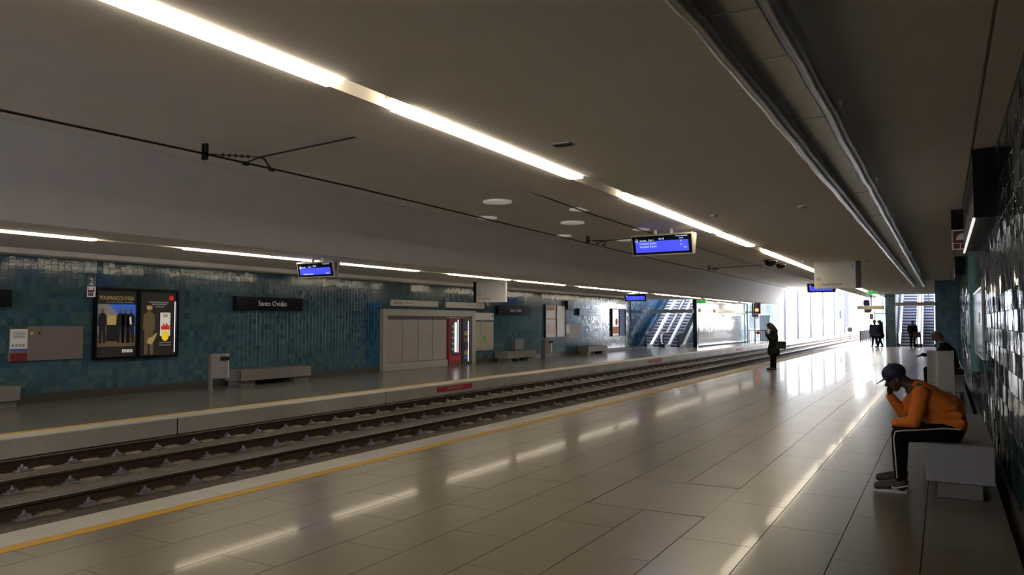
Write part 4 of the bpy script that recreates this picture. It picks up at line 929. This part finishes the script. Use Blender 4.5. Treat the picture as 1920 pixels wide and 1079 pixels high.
# cap: crown, brim, badge, button
c, f, u, r = HD
cu = (V((-.18,0,.98)) - f*V((-.18,0,.98)).dot(f)*.4).normalized(); cc = c + u*.055
crown = [('e', cc + u*.012, (.098, .118, .098), Matrix((r, f, u)).transposed().to_euler())]
cp = sculpt('cap', crown, 'cap_navy', t, .009, 2)
nb_ = 12; br = MB(); top_ = []; bot_ = []
ring = []
for k in range(nb_+1):
    a = -1.25 + 2.5*k/nb_; ring.append((cc + f*(.092*math.cos(a)) + r*(.094*math.sin(a)) + u*.002, cc + f*(.092*math.cos(a) + .105*math.cos(a*.75)) + r*(.090*math.sin(a)) + u*(-.028*math.cos(a*.8) + .004)))
for k in range(nb_):
    (a0, b0), (a1, b1) = ring[k], ring[k+1]; th = u*.006
    br.add([a0, b0, b1, a1, a0-th, b0-th, b1-th, a1-th], [(0,1,2,3), (7,6,5,4), (1,5,6,2), (0,3,7,4)])
br.build('brim', 'brim_maroon', cp)
MB().ball(cc + u*.112, (.012,.012,.007), 8, 6).build('button', 'cap_navy', cp, True)
bd = cc + f*.112 + u*.052; q = (f*.82 + u*.55).normalized(); e1 = r; e2 = q.cross(e1).normalized()
b = MB(); 
for off in (-1, 0, 1): b.add([bd + q*.006 + e1*(off*.013-.004) - e2*.02, bd + q*.006 + e1*(off*.013+.004) - e2*.02, bd + q*.006 + e1*(-off*.010+.004) + e2*.02, bd + q*.006 + e1*(-off*.010-.004) + e2*.02], [(0,1,2,3)])
b.build('cap_logo', 'cap_badge', cp)

# --- generic clothed figure: local frame x right, y forward, z up
def figure3d(label, loc, rz, H, J, coat, legs, hairm, skin, hem=.80, long_hair=False, voxel=.014, dress=False, girth=1.12):
    t = thing('person', label, 'person', loc, (0, 0, R(rz))); t.scale = (girth, girth, 1); k = H/1.72
    g = lambda p: V(p)*k
    pel, ch, nb = g(J.get('pelvis', (0,0,.94))), g(J.get('chest', (0,0,1.24))), g(J.get('neck', (0,-.01,1.41)))
    hc = g(J.get('head', (0,.03,1.585))); HP, HD = head(hc, J.get('look', (0,1,-.1)), (0,0,1), k)
    body = HP + [('c', nb, .055*k, hc, .052*k), ('c', pel, .115*k, ch, .115*k), ('c', ch, .115*k, nb, .07*k)]; jk = [('c', pel, .150*k, ch, .145*k), ('c', ch, .145*k, nb - V((0,0,.04)), .085*k)]; tr = [('c', pel + g((-.06,0,0)), .12*k, pel + g((.06,0,0)), .12*k)]
    shoes = []
    for s in (-1, 1):
        n_ = 'L' if s < 0 else 'R'
        sh, el, wr = g(J.get('sh'+n_, (s*.17,-.01,1.37))), g(J.get('el'+n_, (s*.23,-.04,1.09))), g(J.get('wr'+n_, (s*.22,.05,.85)))
        hp, kn, an = g(J.get('hip'+n_, (s*.09,0,.92))), g(J.get('kn'+n_, (s*.09,.02,.50))), g(J.get('an'+n_, (s*.09,-.02,.09)))
        toe = an + g(J.get('toe'+n_, (0,.14,-.05)))
        body += [('c', ch, .06*k, sh, .05*k), ('c', sh, .047*k, el, .036*k), ('c', el, .036*k, wr, .024*k), ('c', pel, .09*k, hp, .08*k), ('c', hp, .075*k, kn, .05*k), ('c', kn, .05*k, an, .035*k), ('c', an, .034*k, an.lerp(toe, .75), .022*k)]
        body += hand(wr, J.get('hd'+n_, (0,.1,-1)), J.get('hn'+n_, (-s,0,0)), s, .5, k)
        jk += [('c', ch, .11*k, sh, .075*k), ('c', sh, .075*k, el, .058*k), ('c', el, .058*k, wr, .042*k)]
        tr += [('c', hp, .098*k, kn, .068*k), ('c', kn, .068*k, an + V((0,0,.02)), .050*k)]; shoes.append((an, toe))
    if not J.get('seated'):
        jk += [('c', pel, .15*k, g((0,0,hem+.05)), (.205 if dress else .16)*k), ('c', g((-.08,0,hem+.04)), (.155 if dress else .12)*k, g((.08,0,hem+.04)), (.155 if dress else .12)*k)]
    sculpt('body', body, skin, t, .0095, 2); eyes(HD, t, k); sculpt('coat', jk, coat, t, voxel, 4); sculpt('trousers', tr, legs, t, voxel, 3)
    for an, toe in shoes: sculpt('shoe', [('c', an + V((0,-.02,-.03)), .046*k, an + V((0,0,-.045)), .045*k), ('c', an + V((0,0,-.045)), .046*k, toe, .036*k)], 'black', t, .011, 2)
    c, f, u, r = HD; rot = Matrix((r, f, u)).transposed().to_euler()
    hp_ = [('e', c - f*.012*k + u*.05*k, (.088*k, .100*k, .085*k), rot), ('c', c - f*.05*k + u*.03*k, .072*k, c - f*.06*k - u*.04*k, .055*k)]
    if long_hair:
        for s in (-1, 1): hp_ += [('c', c + r*s*.065*k - f*.01*k + u*.02*k, .048*k, c + r*s*.085*k + f*.01*k - u*.20*k, .045*k)]
        hp_.append(('c', c - f*.05*k, .08*k, c - f*.06*k - u*.22*k, .07*k))
    sculpt('hair', hp_, hairm, t, .011, 3)
    return t
def bag(label, loc, rz, w, d, h, m, strap):
    t = thing('handbag', label, 'bag', loc, (0, 0, R(rz))); MB().prism([(-w/2,0),(w/2,0),(w*.56,h),(-w*.56,h)], 1, -d/2, d/2).build('bag_body', m, t); MB().prism([(-w*.57,h-.03),(w*.57,h-.03),(w*.57,h),(-w*.57,h)], 1, -d*.55, d*.55).build('rim', 'black', t)
    MB().tube(strap, .011, 6).build('strap', 'black', t, True)
# woman with a phone on the platform edge, turned to the left
figure3d('person with long dark hair reading a phone near the platform edge', (-5.22, 27.8, 0), 118, 1.70,
         dict(head=(0,.10,1.555), look=(0,.82,-.55), neck=(0,.015,1.40), elL=(-.21,.06,1.10), wrL=(-.07,.20,1.27), hdL=(.25,.5,.8), hnL=(.3,-.6,.6), elR=(.22,.04,1.08), wrR=(.05,.20,1.24), hdR=(-.3,.6,.6), hnR=(-.3,-.6,.6), anL=(-.08,.0,.09), anR=(.08,.05,.09)),
         'coat_dark_green', 'coat_black', 'hair_dark', 'skin_light', hem=.62, long_hair=True, dress=True)
a = R(118); ph = V((-5.22,27.8,0)) + V((-.29*math.sin(a), .29*math.cos(a), 1.37))
t = thing('mobile_phone', 'small bright phone held by the woman near the platform edge', 'phone', ph, (R(-35), 0, a)); MB().cbox(-.037, .037, -.005, .005, -.07, .075, c=.003).build('case', 'black', t); MB().box(-.032, .032, -.0065, -.005, -.06, .068).build('screen', 'poster_tube', t)
bag('dark shoulder bag at the side of the woman with the phone', (-4.98, 27.72, .76), 20, .33, .13, .26, 'bag_black', [(-.12,0,.26),(-.17,.02,.45),(-.24,.05,.68),(-.20,.07,.50),(-.10,.05,.26)])
# couple near the far end
figure3d('person in a dark blue coat left of the pair near the platform end', (-4.12, 57.3, 0), 160, 1.84, dict(anL=(-.10,-.05,.09), anR=(.09,.08,.09), elL=(-.27,.0,1.10), wrL=(-.24,.12,.90)), 'coat_navy', 'coat_navy', 'hair_dark', 'skin_light', hem=.68, dress=True, girth=1.25)
figure3d('person in a long black coat right of the pair near the platform end', (-3.74, 56.6, 0), 100, 1.84, dict(anL=(-.09,.12,.09), anR=(.09,-.10,.09), look=(0,1,-.25)), 'coat_black', 'coat_black', 'hair_dark', 'skin_light', hem=.66, long_hair=True, dress=True, girth=1.25)
# man by the escalators
figure3d('person in dark clothes with a brown bag before the near escalators', (-1.76, 55, 0), 205, 1.80, dict(elR=(.25,.02,1.10), wrR=(.20,.16,.92)), 'coat_black', 'coat_black', 'hair_dark', 'skin_light', hem=.80)
bag('brown shoulder bag at the hip of the person before the escalators', (-1.52, 54.82, .72), 10, .36, .14, .34, 'bag_brown', [(-.12,0,.34),(-.20,.04,.6),(-.26,.10,.78),(-.18,.10,.55),(-.08,.05,.34)])
# man in black on the second bench (faces -X)
figure3d('person with grey hair in black sitting on the second bench', (.12, 20.55, 0), 90, 1.74,
         dict(seated=True, pelvis=(0,0,.66), chest=(0,.05,1.00), neck=(0,.12,1.19), head=(0,.24,1.335), look=(0,.85,-.45), shL=(-.18,.09,1.14), shR=(.18,.09,1.14), elL=(-.24,.27,.90), wrL=(-.13,.50,.92), hdL=(.1,.95,-.2), hnL=(0,-.2,-1), elR=(.24,.27,.90), wrR=(.12,.50,.90), hdR=(-.1,.9,-.3), hnR=(0,-.2,-1),
              hipL=(-.09,.02,.63), hipR=(.09,.02,.63), knL=(-.12,.44,.57), knR=(.12,.44,.57), anL=(-.12,.42,.09), anR=(.12,.45,.09)), 'coat_black', 'coat_black', 'hair_grey', 'skin_light')
t = thing('dark_bag', 'small dark bag lying on the second bench behind the seated man', 'bag', (.25, 19.85, .515)); MB().cbox(-.12, .12, -.10, .10, 0, .13, c=.035).build('bag_body', 'bag_black', t); MB().tube([(-.05,0,.12),(-.03,0,.17),(.03,0,.17),(.05,0,.12)], .009, 6).build('handle', 'black', t)

finish_text()
